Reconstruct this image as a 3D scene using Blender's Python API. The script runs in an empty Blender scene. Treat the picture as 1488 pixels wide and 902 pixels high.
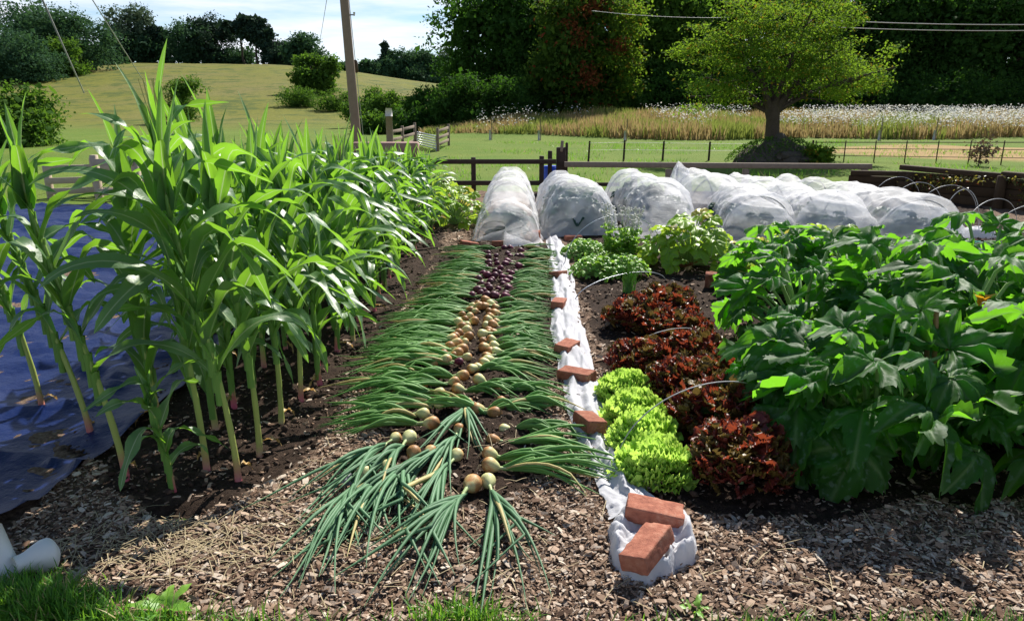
import bpy, bmesh, math, random
import numpy as np
from math import radians as R, sin, cos, pi
from mathutils import Vector, Matrix, Euler

rng = np.random.default_rng(11)
random.seed(5)
S = bpy.context.scene
COL = S.collection
# ------------------------------------------------------------------ camera
F, CX, CY, HC = 1060.0, 744.0, 451.0, 1.5
PT = math.atan(291 / F); SP, CP = sin(PT), cos(PT)
def ray(px, py):
    u = (px - CX) / F; v = (py - CY) / F
    return (u, CP - v * SP, -(SP + v * CP))
def G(px, py, z=0.0):            # photo pixel -> point at height z
    d = ray(px, py); t = (z - HC) / d[2]
    return np.array((d[0] * t, d[1] * t, z))
def D(px, py, Y):                # photo pixel -> point at distance Y
    d = ray(px, py); t = Y / d[1]
    return np.array((d[0] * t, Y, HC + d[2] * t))
cd = bpy.data.cameras.new('camera'); cam = bpy.data.objects.new('camera', cd); COL.objects.link(cam)
cam.location = (0, 0, HC); cam.rotation_euler = (pi / 2 - PT, 0, 0)
cd.sensor_width = 36; cd.lens = 36 * F / 1488; cd.clip_start = 0.05; cd.clip_end = 3000
S.camera = cam
# ------------------------------------------------------------------ noise
def _h(ix, iy, iz, s):
    n = np.sin(ix * 127.1 + iy * 311.7 + iz * 74.7 + s * 53.3) * 43758.5453
    return n - np.floor(n)
def vn(x, y, z=0.0, s=0):
    x = np.asarray(x, float); y = np.asarray(y, float); z = np.asarray(z, float) + 0 * x
    ix, iy, iz = np.floor(x), np.floor(y), np.floor(z)
    fx, fy, fz = x - ix, y - iy, z - iz
    fx = fx * fx * (3 - 2 * fx); fy = fy * fy * (3 - 2 * fy); fz = fz * fz * (3 - 2 * fz)
    def L(a, b, t): return a + (b - a) * t
    r = L(L(L(_h(ix, iy, iz, s), _h(ix + 1, iy, iz, s), fx), L(_h(ix, iy + 1, iz, s), _h(ix + 1, iy + 1, iz, s), fx), fy),
          L(L(_h(ix, iy, iz + 1, s), _h(ix + 1, iy, iz + 1, s), fx), L(_h(ix, iy + 1, iz + 1, s), _h(ix + 1, iy + 1, iz + 1, s), fx), fy), fz)
    return r * 2 - 1
def fbm(x, y, z=0.0, s=0, o=3):
    a, t, f = 1.0, 0.0, 1.0
    for k in range(o):
        t = t + a * vn(np.asarray(x) * f, np.asarray(y) * f, np.asarray(z) * f, s + k); a *= .5; f *= 2.03
    return t
def ss(a, b, x):
    t = np.clip((np.asarray(x, float) - a) / (b - a), 0, 1); return t * t * (3 - 2 * t)
# ------------------------------------------------------------------ mesh builder
class MB:
    def __init__(s): s.v, s.q, s.t, s.uv, s.qm, s.tm, s.n = [], [], [], [], [], [], 0
    def add(s, v, q=None, t=None, uv=None, m=0):
        v = np.asarray(v, float).reshape(-1, 3)
        s.v.append(v); s.uv.append(np.zeros((len(v), 2)) if uv is None else np.asarray(uv, float).reshape(-1, 2))
        if q is not None and len(q): q = np.asarray(q, int); s.q.append(q + s.n); s.qm.append(np.full(len(q), m))
        if t is not None and len(t): t = np.asarray(t, int); s.t.append(t + s.n); s.tm.append(np.full(len(t), m))
        s.n += len(v)
    def grid(s, P, m=0, close=False, uv=None):
        P = np.asarray(P, float); a, b = P.shape[:2]
        i, j = np.meshgrid(np.arange(a - 1), np.arange(b if close else b - 1), indexing='ij'); i = i.ravel(); j = j.ravel(); k = (j + 1) % b
        q = np.stack([i * b + j, (i + 1) * b + j, (i + 1) * b + k, i * b + k], 1)
        if uv is None:
            U, V = np.meshgrid(np.linspace(0, 1, a), np.linspace(0, 1, b), indexing='ij'); uv = np.stack([U, V], -1)
        s.add(P, q, uv=uv, m=m)
    def tube(s, pts, rad, sides=6, m=0, cap=True):
        P = np.asarray(pts, float); n = len(P); r = np.broadcast_to(np.asarray(rad, float), (n,))
        T = np.gradient(P, axis=0); T /= np.linalg.norm(T, axis=1, keepdims=True) + 1e-12
        up = np.array((0, 0, 1.0)) if abs(T[:, 2]).mean() < .8 else np.array((1.0, 0, 0))
        A = np.cross(T, up); A /= np.linalg.norm(A, axis=1, keepdims=True) + 1e-12
        B = np.cross(A, T)
        th = np.arange(sides) * 2 * pi / sides
        V = P[:, None] + r[:, None, None] * (A[:, None] * np.cos(th)[None, :, None] + B[:, None] * np.sin(th)[None, :, None])
        g0 = s.n; s.grid(V, m, close=True)
        if cap:
            for e in (0, n - 1):
                r0 = g0 + (e * sides) - s.n; k = np.arange(sides); tr = np.stack([r0 + k, r0 + (k + 1) % sides, np.zeros(sides, int)], 1)
                s.add(P[e][None], t=tr if e else tr[:, ::-1], m=m, uv=[[0.0 if e == 0 else 1.0, .5]])
    def box(s, c, size, rot=(0, 0, 0), m=0, bev=0.0):
        sx, sy, sz = [x / 2 for x in size]; bev = min(bev, sx * .9, sy * .9, sz * .9)
        M = np.array(Euler(rot).to_matrix())
        if bev <= 0:
            v = np.array([(x * sx, y * sy, z * sz) for x in (-1, 1) for y in (-1, 1) for z in (-1, 1)])
            s.add(v @ M.T + np.asarray(c), [(0, 1, 3, 2), (4, 6, 7, 5), (0, 4, 5, 1), (2, 3, 7, 6), (0, 2, 6, 4), (1, 5, 7, 3)], m=m); return
        bm = bmesh.new(); bmesh.ops.create_cube(bm, size=1)
        for v in bm.verts: v.co = Vector((v.co.x * 2 * sx, v.co.y * 2 * sy, v.co.z * 2 * sz))
        bmesh.ops.bevel(bm, geom=bm.edges[:] + bm.verts[:], offset=bev, segments=1, affect='EDGES')
        bm.verts.index_update(); v = np.array([x.co for x in bm.verts])
        q = [[w.index for w in f.verts] for f in bm.faces if len(f.verts) == 4]; t = [[w.index for w in f.verts] for f in bm.faces if len(f.verts) == 3]
        bm.free(); s.add(v @ M.T + np.asarray(c), q, t, m=m)
    def build(s, name, mats, parent=None, smooth=True, loc=None):
        me = bpy.data.meshes.new(name)
        V = np.vstack(s.v); UV = np.vstack(s.uv)
        q = np.vstack(s.q) if s.q else np.zeros((0, 4), int); t = np.vstack(s.t) if s.t else np.zeros((0, 3), int)
        mi = np.concatenate(([np.concatenate(s.qm)] if s.q else []) + ([np.concatenate(s.tm)] if s.t else []))
        me.vertices.add(len(V)); me.vertices.foreach_set('co', V.astype(np.float32).ravel())
        li = np.concatenate([q.ravel(), t.ravel()]); me.loops.add(len(li)); me.loops.foreach_set('vertex_index', li.astype(np.int32))
        st = np.concatenate([np.arange(len(q)) * 4, len(q) * 4 + np.arange(len(t)) * 3]); me.polygons.add(len(st))
        me.polygons.foreach_set('loop_start', st.astype(np.int32))
        me.polygons.foreach_set('material_index', mi.astype(np.int32))
        me.polygons.foreach_set('use_smooth', np.full(len(st), smooth))
        uvl = me.uv_layers.new(name='uv'); uvl.data.foreach_set('uv', UV[li].astype(np.float32).ravel())
        me.update(calc_edges=True)
        for m in (mats if isinstance(mats, (list, tuple)) else [mats]): me.materials.append(m)
        o = bpy.data.objects.new(name, me); COL.objects.link(o)
        if parent is not None: o.parent = parent
        if loc is not None: o.location = loc
        return o
def tag(o, label=None, cat=None, group=None, kind=None):
    if label: o['label'] = label
    if cat: o['category'] = cat
    if group: o['group'] = group
    if kind: o['kind'] = kind
    return o
def empty(name, loc=(0, 0, 0), rz=0.0):
    o = bpy.data.objects.new(name, None); COL.objects.link(o); o.empty_display_size = .05
    o.location = loc; o.rotation_euler = (0, 0, rz); return o
def thing(name, loc, label, cat, group=None, rz=0.0): return tag(empty(name, loc, rz), label, cat, group)
def dup(root, loc, rz=0.0, sc=1.0, label=None, group=None):
    def cp(o, par):
        c = o.copy(); COL.objects.link(c)
        if par is not None: c.parent = par
        for ch in list(o.children): cp(ch, c)
        return c
    r = cp(root, None); r.location = loc; r.rotation_euler = (0, 0, rz); r.scale = (sc, sc, sc) if np.isscalar(sc) else sc
    if label: r['label'] = label
    if group: r['group'] = group
    return r
def scatter(mb, tv, tq, tt, pos, rot, scl, tuv=None, m=0):     # template copied by numpy: rot (n,3,3), scl (n,) or (n,3)
    n = len(pos); k = len(tv); scl = np.asarray(scl, float)
    sv = tv[None] * (scl[:, None, None] if scl.ndim == 1 else scl[:, None, :])
    V = np.einsum('nij,nkj->nki', rot, sv) + pos[:, None]
    off = (np.arange(n) * k)[:, None, None]
    q = (np.asarray(tq)[None] + off).reshape(-1, 4) if tq is not None else None
    t = (np.asarray(tt)[None] + off).reshape(-1, 3) if tt is not None else None
    mb.add(V.reshape(-1, 3), q, t, uv=None if tuv is None else np.tile(tuv, (n, 1)), m=m)
def rmat(yaw, pitch, roll):
    yaw, pitch, roll = [np.asarray(a, float) for a in np.broadcast_arrays(yaw, pitch, roll)]
    z = np.zeros_like(yaw); o = z + 1
    c, s = np.cos, np.sin
    Z = np.stack([np.stack([c(yaw), -s(yaw), z], -1), np.stack([s(yaw), c(yaw), z], -1), np.stack([z, z, o], -1)], -2)
    Y = np.stack([np.stack([c(pitch), z, s(pitch)], -1), np.stack([z, o, z], -1), np.stack([-s(pitch), z, c(pitch)], -1)], -2)
    X = np.stack([np.stack([o, z, z], -1), np.stack([z, c(roll), -s(roll)], -1), np.stack([z, s(roll), c(roll)], -1)], -2)
    return Z @ Y @ X
def inpoly(x, y, poly):
    x = np.asarray(x); y = np.asarray(y); r = np.zeros(x.shape, bool); n = len(poly)
    for i in range(n):
        x1, y1 = poly[i][:2]; x2, y2 = poly[(i + 1) % n][:2]
        c = ((y1 > y) != (y2 > y)) & (x < (x2 - x1) * (y - y1) / (y2 - y1 + 1e-12) + x1); r ^= c
    return r
# ------------------------------------------------------------------ materials
class NT:
    def __init__(s, name):
        s.m = bpy.data.materials.new(name); s.m.use_nodes = True; s.t = s.m.node_tree; s.t.nodes.clear()
        s.out = s.n('ShaderNodeOutputMaterial')
    def n(s, ty, **k):
        x = s.t.nodes.new(ty)
        for a, b in k.items():
            if a.startswith('_'): setattr(x, a[1:], b)
        for a, b in k.items():
            if not a.startswith('_'):
                key = int(a[1:]) if a[0] == 'i' and a[1:].isdigit() else a.replace('__', ' ')
                if hasattr(b, 'links') or isinstance(b, bpy.types.NodeSocket): s.t.links.new(b, x.inputs[key])
                else: x.inputs[key].default_value = b
        return x
    def noise(s, scale, detail=4, rough=.55, co=None, out='Fac'):
        x = s.n('ShaderNodeTexNoise', Scale=scale, Detail=detail, Roughness=rough)
        s.t.links.new(co if co is not None else s.co(), x.inputs['Vector']); return x.outputs[out]
    def co(s, kind='Object'):
        if not hasattr(s, '_tc'): s._tc = s.n('ShaderNodeTexCoord')
        return s._tc.outputs[kind]
    def ramp(s, fac, stops):
        x = s.n('ShaderNodeValToRGB', Fac=fac); e = x.color_ramp.elements
        while len(e) < len(stops): e.new(.5)
        for i, (p, c) in enumerate(stops): e[i].position = p; e[i].color = c4(c)
        return x.outputs['Color']
    def mix(s, fac, a, b, mode='MIX'):
        x = s.n('ShaderNodeMix', _data_type='RGBA', _blend_type=mode); L = s.t.links
        for i, v in ((0, fac), (6, a), (7, b)):
            if isinstance(v, bpy.types.NodeSocket): L.new(v, x.inputs[i])
            else: x.inputs[i].default_value = v if i == 0 else c4(v)
        return x.outputs[2]
    def math(s, op, a, b=0.0, clamp=False):
        x = s.n('ShaderNodeMath', _operation=op, _use_clamp=clamp)
        for i, v in ((0, a), (1, b)):
            if isinstance(v, bpy.types.NodeSocket): s.t.links.new(v, x.inputs[i])
            else: x.inputs[i].default_value = v
        return x.outputs[0]
    def bsdf(s, col, rough=.6, spec=.4, bump=None, bstr=.3, bdist=.01, metal=0.0):
        b = s.n('ShaderNodeBsdfPrincipled')
        for k, v in (('Base Color', c4(col) if not isinstance(col, bpy.types.NodeSocket) else col), ('Roughness', rough), ('Specular IOR Level', spec), ('Metallic', metal)):
            if isinstance(v, bpy.types.NodeSocket): s.t.links.new(v, b.inputs[k])
            else: b.inputs[k].default_value = v
        if bump is not None:
            x = s.n('ShaderNodeBump', Strength=bstr, Distance=bdist, Height=bump); s.t.links.new(x.outputs[0], b.inputs['Normal'])
        return b.outputs[0]
    def done(s, sh): s.t.links.new(sh, s.out.inputs['Surface']); return s.m
def c4(c): return (*c, 1.0) if len(c) == 3 else tuple(c)
def simple(name, c1, c2, scale=8, rough=.7, spec=.35, bstr=.4, bdist=.004, bscale=None, metal=0.0, objrand=0.0):
    t = NT(name); n = t.noise(scale, 5, .6); col = t.mix(n, c1, c2)
    if objrand:
        oi = t.n('ShaderNodeObjectInfo').outputs['Random']
        hs = t.n('ShaderNodeHueSaturation', Color=col, Value=t.math('ADD', t.math('MULTIPLY', oi, objrand), 1 - objrand / 2)); col = hs.outputs[0]
    return t.done(t.bsdf(col, rough, spec, t.noise(bscale or scale * 6, 4), bstr, bdist, metal))
def leafmat(name, c1, c2, tcol, tf=.35, rough=.45, spec=.4, rib=None, stripe=True, ribw=.045, dead=None, deadf=.0, patch=None, objr=.25, bumpscale=60, coords=True):
    t = NT(name)
    isl = t.n('ShaderNodeNewGeometry').outputs['Random Per Island']
    oi = t.n('ShaderNodeObjectInfo').outputs['Random']
    fac = t.math('ADD', t.math('MULTIPLY', isl, .65), t.math('MULTIPLY', t.noise(9, 3), .5), True)
    col = t.mix(fac, c1, c2); tc = t.mix(isl, tcol, tuple(x * .72 for x in tcol))
    if patch:
        pn = t.ramp(t.noise(patch[1], 3), [(.56, (0, 0, 0)), (.66, (1, 1, 1))]); col = t.mix(t.math('MULTIPLY', pn, patch[2]), col, patch[0])
    if dead:
        dm = t.math('GREATER_THAN', isl, 1 - deadf); col = t.mix(dm, col, dead); tc = t.mix(dm, tc, dead)
    if rib is not None:
        uv = t.n('ShaderNodeSeparateXYZ', Vector=t.co('UV')).outputs['Y']
        d = t.math('ABSOLUTE', t.math('SUBTRACT', uv, .5)); rm = t.math('SUBTRACT', 1.0, t.math('DIVIDE', d, ribw, True), True)
        w = t.n('ShaderNodeTexWave', Scale=9.0, Distortion=.3, _bands_direction='Y'); t.t.links.new(t.co('UV'), w.inputs['Vector'])
        if stripe: col = t.mix(t.math('MULTIPLY', w.outputs['Fac'], .35), col, tuple(x * 1.5 for x in c2))
        col = t.mix(rm, col, rib); tc = t.mix(rm, tc, tuple(min(1, x * 1.2) for x in rib))
    if objr:
        v = t.math('ADD', t.math('MULTIPLY', oi, objr), 1 - objr / 2)
        col = t.n('ShaderNodeHueSaturation', Color=col, Value=v).outputs[0]
    b = t.bsdf(col, rough, spec, t.noise(bumpscale, 3), .35, .004)
    tr = t.n('ShaderNodeBsdfTranslucent'); t.t.links.new(tc, tr.inputs['Color'])
    mx = t.n('ShaderNodeMixShader', Fac=tf); t.t.links.new(b, mx.inputs[1]); t.t.links.new(tr.outputs[0], mx.inputs[2])
    return t.done(mx.outputs[0])
M = {}
M['corn_leaf'] = leafmat('corn_leaf', (.046, .13, .040), (.098, .19, .072), (.32, .66, .035), .41, .46, .7, rib=(.42, .52, .26), ribw=.06, objr=.3)
M['corn_sheath'] = leafmat('corn_sheath', (.10, .23, .045), (.16, .30, .06), (.25, .45, .05), .2, .4, .4)
M['corn_stalk'] = None
M['bulb'] = None
def corn_stalk():
    t = NT('corn_stalk'); z = t.n('ShaderNodeSeparateXYZ', Vector=t.co()).outputs['Z']
    zz = t.math('ADD', z, t.math('ADD', t.math('MULTIPLY', t.noise(14, 3), .06), t.math('MULTIPLY', t.n('ShaderNodeObjectInfo').outputs['Random'], .12)))
    col = t.ramp(zz, [(.07, (.46, .06, .11)), (.13, (.42, .20, .12)), (.20, (.34, .38, .10)), (.8, (.19, .31, .06))])
    return t.done(t.bsdf(col, .4, .4, t.noise(70, 2), .2, .003))
M['corn_stalk'] = corn_stalk()
M['tassel'] = simple('tassel', (.45, .40, .16), (.6, .5, .25), 20)
M['dry_leaf'] = leafmat('dry_leaf', (.42, .20, .06), (.55, .40, .16), (.6, .35, .1), .3)
M['onion_leaf'] = leafmat('onion_leaf', (.06, .19, .035), (.17, .33, .09), (.2, .46, .06), .22, .55, .26, dead=(.48, .40, .16), deadf=.10, objr=.3)
M['onion_blue'] = leafmat('onion_blue', (.055, .165, .065), (.135, .26, .135), (.16, .38, .08), .16, .55, .28, dead=(.5, .42, .18), deadf=.07, objr=.3)
M['onion_neck'] = simple('onion_neck', (.30, .42, .14), (.52, .58, .28), 18, .5)
def bulb(name, c1, c2, c3):
    t = NT(name); oi = t.n('ShaderNodeObjectInfo').outputs['Random']
    x = t.n('ShaderNodeSeparateXYZ', Vector=t.co('UV')).outputs['Y']
    w = t.n('ShaderNodeTexWave', Scale=7.0, Distortion=1.5, _bands_direction='Y'); t.t.links.new(t.co('UV'), w.inputs['Vector'])
    cap = t.math('MULTIPLY', t.math('SUBTRACT', .5, t.n('ShaderNodeSeparateXYZ', Vector=t.co('UV')).outputs['X']), .5)
    big = t.ramp(t.math('ADD', t.math('ADD', t.noise(20, 4, .65), t.math('MULTIPLY', t.math('SUBTRACT', oi, .5), .55)), cap), [(.32, c1), (.44, c2), (.56, c3), (.75, tuple(k * .55 for k in c3))])
    col = t.mix(t.math('MULTIPLY', w.outputs['Fac'], .35), big, tuple(k * .6 for k in c2))
    return t.done(t.bsdf(col, .52, .3, t.noise(60, 3), .2, .003))
M['bulb'] = bulb('onion_skin', (.58, .60, .28), (.62, .46, .20), (.48, .21, .07))
M['bulb_red'] = bulb('red_onion_skin', (.17, .025, .06), (.09, .012, .035), (.16, .05, .07))
M['roots'] = simple('onion_roots', (.45, .36, .22), (.3, .22, .13), 20)
M['lettuce'] = leafmat('green_lettuce', (.38, .66, .09), (.54, .78, .16), (.70, .95, .16), .42, .6, .3, objr=.15)
M['red_lettuce'] = leafmat('red_lettuce', (.10, .014, .018), (.18, .045, .022), (.42, .08, .03), .3, .46, .4, dead=(.15, .10, .025), deadf=.38, objr=.3)
M['squash'] = leafmat('courgette_leaf', (.015, .066, .013), (.040, .115, .020), (.25, .68, .028), .46, .56, .22, rib=(.12, .22, .07), stripe=False, ribw=.05, patch=((.20, .28, .20), 34, .5), dead=(.30, .30, .05), deadf=.035, objr=.25, bumpscale=45)
M['squash_lime'] = leafmat('marrow_leaf', (.17, .33, .025), (.30, .46, .04), (.55, .78, .05), .38, .45, .35, rib=(.3, .4, .12), stripe=False, dead=(.5, .42, .08), deadf=.06, objr=.2)
M['petiole'] = simple('petiole', (.20, .34, .10), (.30, .42, .17), 12, .5)
M['flower'] = leafmat('squash_flower', (.8, .33, .02), (.9, .45, .03), (.95, .5, .03), .35)
M['kale'] = leafmat('kale_leaf', (.02, .055, .035), (.035, .08, .055), (.08, .2, .08), .2, .5, .4)
M['parsley'] = leafmat('parsley_leaf', (.12, .29, .03), (.21, .40, .055), (.4, .7, .06), .35, .45, .35)
M['chive'] = leafmat('chive_leaf', (.12, .32, .04), (.2, .42, .08), (.4, .7, .08), .25)
M['white_petal'] = leafmat('white_petal', (.75, .75, .7), (.8, .8, .72), (.8, .8, .7), .3, .7, .2)
M['stem'] = simple('herb_stem', (.16, .3, .08), (.25, .38, .12), 12)
def brick():
    t = NT('brick'); oi = t.n('ShaderNodeObjectInfo').outputs['Random']
    col = t.ramp(t.noise(22, 6, .65), [(.25, (.17, .06, .042)), (.5, (.33, .125, .08)), (.75, (.43, .21, .14))])
    col = t.n('ShaderNodeHueSaturation', Color=col, Value=t.math('ADD', t.math('MULTIPLY', oi, .35), .8)).outputs[0]
    pale = t.ramp(t.noise(13, 4, .7), [(.6, (0, 0, 0)), (.72, (1, 1, 1))]); col = t.mix(t.math('MULTIPLY', pale, .35), col, (.55, .42, .33))
    return t.done(t.bsdf(col, .9, .15, t.noise(90, 6, .7), .7, .006))
M['brick'] = brick()
def fleece():
    t = NT('fleece'); c = t.mix(t.noise(5, 4), (.58, .58, .61), (.68, .68, .71))
    dirt = t.ramp(t.noise(9, 5, .7), [(.55, (0, 0, 0)), (.8, (1, 1, 1))]); c = t.mix(t.math('MULTIPLY', dirt, .3), c, (.5, .42, .36))
    b = t.bsdf(c, .75, .25, t.noise(60, 5, .6), .5, .006)
    tr = t.n('ShaderNodeBsdfTranslucent', Color=(.85, .85, .87, 1)); mx = t.n('ShaderNodeMixShader', Fac=.3)
    t.t.links.new(b, mx.inputs[1]); t.t.links.new(tr.outputs[0], mx.inputs[2]); return t.done(mx.outputs[0])
M['fleece'] = fleece()
def netting():
    t = NT('insect_netting'); c = t.mix(t.noise(3, 4), (.92, .92, .93), (.96, .96, .97))
    w = t.n('ShaderNodeMapping', Scale=(3, 14, 5)); t.t.links.new(t.co(), w.inputs['Vector'])
    bp = t.noise(4.2, 7, .7, co=w.outputs[0])
    b = t.bsdf(c, .5, .4, bp, .4, .03)
    tr = t.n('ShaderNodeBsdfTranslucent', Color=(.92, .92, .94, 1)); mx = t.n('ShaderNodeMixShader', Fac=.3)
    t.t.links.new(b, mx.inputs[1]); t.t.links.new(tr.outputs[0], mx.inputs[2])
    tp = t.n('ShaderNodeBsdfTransparent'); m2 = t.n('ShaderNodeMixShader')
    t.t.links.new(t.ramp(t.noise(3.2, 3), [(.32, (.42, .42, .42)), (.68, (.74, .74, .74))]), m2.inputs[0])
    t.t.links.new(mx.outputs[0], m2.inputs[1]); t.t.links.new(tp.outputs[0], m2.inputs[2]); return t.done(m2.outputs[0])
M['net'] = netting()
M['hoop'] = simple('hoop_pipe', (.34, .34, .33), (.46, .46, .45), 20, .4, .5)
def tarp():
    t = NT('tarpaulin'); c = t.mix(t.noise(1.6, 4), (.002, .009, .05), (.004, .016, .088))
    d = t.ramp(t.noise(2.3, 5, .7), [(.45, (0, 0, 0)), (.75, (1, 1, 1))]); c = t.mix(t.math('MULTIPLY', d, .35), c, (.018, .026, .07))
    return t.done(t.bsdf(c, t.math('ADD', t.math('MULTIPLY', t.noise(6, 4), .25), .34), .15, t.noise(9, 6, .6), .55, .03))
M['tarp'] = tarp()
M['dark_wood'] = simple('dark_fence_wood', (.028, .017, .012), (.06, .04, .028), 14, .8, .25, .6, .004)
M['old_wood'] = simple('weathered_wood', (.16, .12, .09), (.28, .22, .17), 14, .85, .2, .6, .004)
M['sleeper'] = simple('old_sleeper', (.035, .022, .013), (.085, .055, .03), 9, .9, .2, .8, .008)
M['pale_wood'] = simple('pale_wood', (.35, .27, .19), (.5, .42, .32), 14, .85)
M['pole_wood'] = simple('pole_wood', (.17, .115, .085), (.26, .19, .15), 6, .85)
M['bamboo'] = simple('bamboo_cane', (.14, .08, .035), (.28, .18, .08), 12, .5)
M['iron'] = simple('rusty_iron', (.035, .022, .018), (.08, .045, .03), 20, .7)
M['galv'] = simple('galvanised_steel', (.42, .44, .46), (.55, .57, .6), 12, .4, .5, metal=.6)
M['wire'] = simple('wire', (.3, .3, .3), (.4, .4, .4), 10, .5)
M['blue_plastic'] = simple('blue_plastic', (.005, .05, .5), (.01, .08, .6), 4, .35, .5, .1)
M['white_plastic'] = simple('white_plastic', (.58, .57, .52), (.74, .73, .68), 7, .45, .45, .1)
M['rust_sheet'] = simple('rusty_sheet', (.22, .12, .10), (.34, .2, .17), 3, .8)
M['hose'] = simple('green_hose', (.02, .30, .17), (.04, .4, .24), 10, .35, .5, .1)
M['stone'] = simple('pale_stone', (.42, .4, .38), (.58, .56, .52), 14, .8)
M['terracotta'] = simple('terracotta', (.36, .11, .06), (.44, .16, .09), 10, .85)
M['bark'] = simple('bark', (.035, .026, .02), (.10, .078, .06), 7, .95, .15, 1.0, .03, 14)
M['log'] = simple('log_pile_bark', (.04, .035, .025), (.12, .10, .08), 9, .95, .15, 1.0, .02)
M['straw'] = simple('dry_straw', (.26, .20, .11), (.42, .34, .2), 20, .8)
def treeleaf(name, c1, c2, t_, tf=.3, **k): return leafmat(name, c1, c2, t_, tf, .85, .06, objr=.2, **k)
M['tree_dark'] = treeleaf('dark_tree_leaf', (.018, .056, .012), (.042, .095, .02), (.10, .26, .02), .26)
M['tree_mid'] = treeleaf('mid_tree_leaf', (.035, .09, .016), (.07, .135, .025), (.18, .36, .03), .3)
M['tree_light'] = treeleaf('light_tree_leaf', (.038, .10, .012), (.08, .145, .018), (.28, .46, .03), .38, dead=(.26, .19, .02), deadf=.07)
M['tree_red'] = treeleaf('chestnut_leaf', (.028, .075, .014), (.07, .13, .022), (.2, .34, .03), .3, dead=(.22, .05, .02), deadf=.04)
M['brown_leaf'] = leafmat('brown_leaf', (.10, .075, .045), (.16, .11, .07), (.2, .13, .07), .2, .8, .1)
M['red_patch'] = treeleaf('russet_leaf', (.13, .04, .018), (.19, .07, .025), (.38, .12, .04), .3)
M['tree_far'] = treeleaf('far_tree_leaf', (.026, .072, .036), (.05, .105, .05), (.09, .2, .06), .22)  # slight blue of distance put into the leaf colour
M['tree_haze'] = treeleaf('hazed_tree_leaf', (.07, .115, .07), (.1, .15, .085), (.14, .2, .1), .2)  # distance haze painted into the leaf colour, paler and greyer
M['pine'] = treeleaf('pine_needle', (.018, .045, .03), (.035, .065, .04), (.05, .1, .04), .12)
# ================================================================== SETTING
def hill(x, y):
    a = x / np.maximum(y, 1.0)
    hc = np.interp(a, [-1.2, -.66, -.5, -.3, -.2, -.1, .02, .3, 1.2], [11, 12.2, 13.6, 13.2, 11.2, 8.2, 5.5, 3, 3])
    h = hc * ss(62, 215, y)
    bank = .75 * ss(38, 50, y) * ss(-.16, .0, a)
    return h + bank
def th(x, y):
    x = np.asarray(x, float); y = np.asarray(y, float)
    far = ss(16, 30, y)
    return hill(x, y) + far * fbm(x * .12, y * .12, s=3) * .12 - .03 * (1 - ss(13.8, 15.5, y))
def ground_mat():
    t = NT('field'); g = t.n('ShaderNodeSeparateXYZ', Vector=t.co()); Y = g.outputs['Y']; X = g.outputs['X']
    grass = t.mix(t.ramp(t.noise(.35, 5, .65), [(.35, (0, 0, 0)), (.7, (1, 1, 1))]), (.105, .17, .022), (.17, .205, .04))
    grass = t.mix(t.math('MULTIPLY', t.noise(26, 4, .7), .5), grass, (.055, .115, .014))
    hay = t.mix(t.noise(.9, 6, .75), (.205, .185, .034), (.115, .135, .02))
    hay = t.mix(t.ramp(t.noise(.05, 4), [(.45, (0, 0, 0)), (.7, (1, 1, 1))]), hay, (.18, .155, .055)); hay = t.mix(t.ramp(t.noise(.22, 6, .75), [(.5, (0, 0, 0)), (.6, (1, 1, 1))]), hay, (.075, .10, .022)); hay = t.mix(t.math('MULTIPLY', t.ramp(t.noise(2.2, 5, .8), [(.45, (0, 0, 0)), (.6, (1, 1, 1))]), .45), hay, (.06, .08, .015))
    f = t.n('ShaderNodeMapRange', Value=Y); f.inputs[1].default_value = 52; f.inputs[2].default_value = 80
    c = t.mix(f.outputs[0], grass, hay)
    # bare scorched patch of paddock on the right
    dx = t.math('DIVIDE', t.math('SUBTRACT', X, 19.0), 8.5); dy = t.math('DIVIDE', t.math('SUBTRACT', Y, 26.5), 5.0)
    rr = t.math('ADD', t.math('ADD', t.math('MULTIPLY', dx, dx), t.math('MULTIPLY', dy, dy)), t.math('MULTIPLY', t.noise(.6, 4), .7))
    pm = t.n('ShaderNodeMapRange', Value=rr); pm.inputs[1].default_value = 1.45; pm.inputs[2].default_value = 1.1
    c = t.mix(pm.outputs[0], c, t.mix(t.noise(2, 5), (.36, .23, .11), (.30, .22, .09)))
    return t.done(t.bsdf(c, .95, .1, t.noise(12, 5, .7), .6, .08))
def grid_sheet(name, xs, ys, hf, mat, z=0.0):
    X, Y = np.meshgrid(xs, ys, indexing='ij'); mb = MB(); mb.grid(np.stack([X, Y, hf(X, Y) + z], -1)); return mb.build(name, mat)
sx = np.sinh(np.linspace(-4.6, 4.6, 150)) * 9.0
sy = np.concatenate([np.linspace(-6, 14, 20), np.linspace(15, 60, 70), np.linspace(62, 240, 70), np.linspace(250, 900, 20)])
tag(grid_sheet('ground', sx, sy, th, ground_mat()), kind='structure')

# soil areas in plan (from the photograph)
def gp(*pts): return [tuple(G(x, y)[:2]) for x, y in pts]
CORN = gp((95, 640), (150, 715), (250, 750), (330, 740), (425, 690), (520, 560), (620, 400), (652, 335), (630, 300), (420, 300), (330, 420), (230, 560))
ONION = gp((640, 362), (805, 358), (830, 470), (800, 560), (770, 690), (740, 745), (690, 750), (640, 690), (560, 660), (560, 560), (600, 450))
RIGHT = gp((830, 352), (838, 420), (868, 500), (890, 590), (905, 680), (935, 728), (1040, 752), (1180, 770), (1330, 735), (1480, 735), (1700, 700), (2600, 500), (2200, 345), (1480, 335), (1420, 300), (1250, 270), (760, 275), (790, 340))
def soilmask(x, y):
    n = fbm(x * 5, y * 5, s=21) * .05
    m = np.zeros(np.shape(x))
    for P in (CORN, ONION, RIGHT):
        m = np.maximum(m, inpoly(np.asarray(x) + n, np.asarray(y) + n * .8, P).astype(float))
    return m
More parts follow.
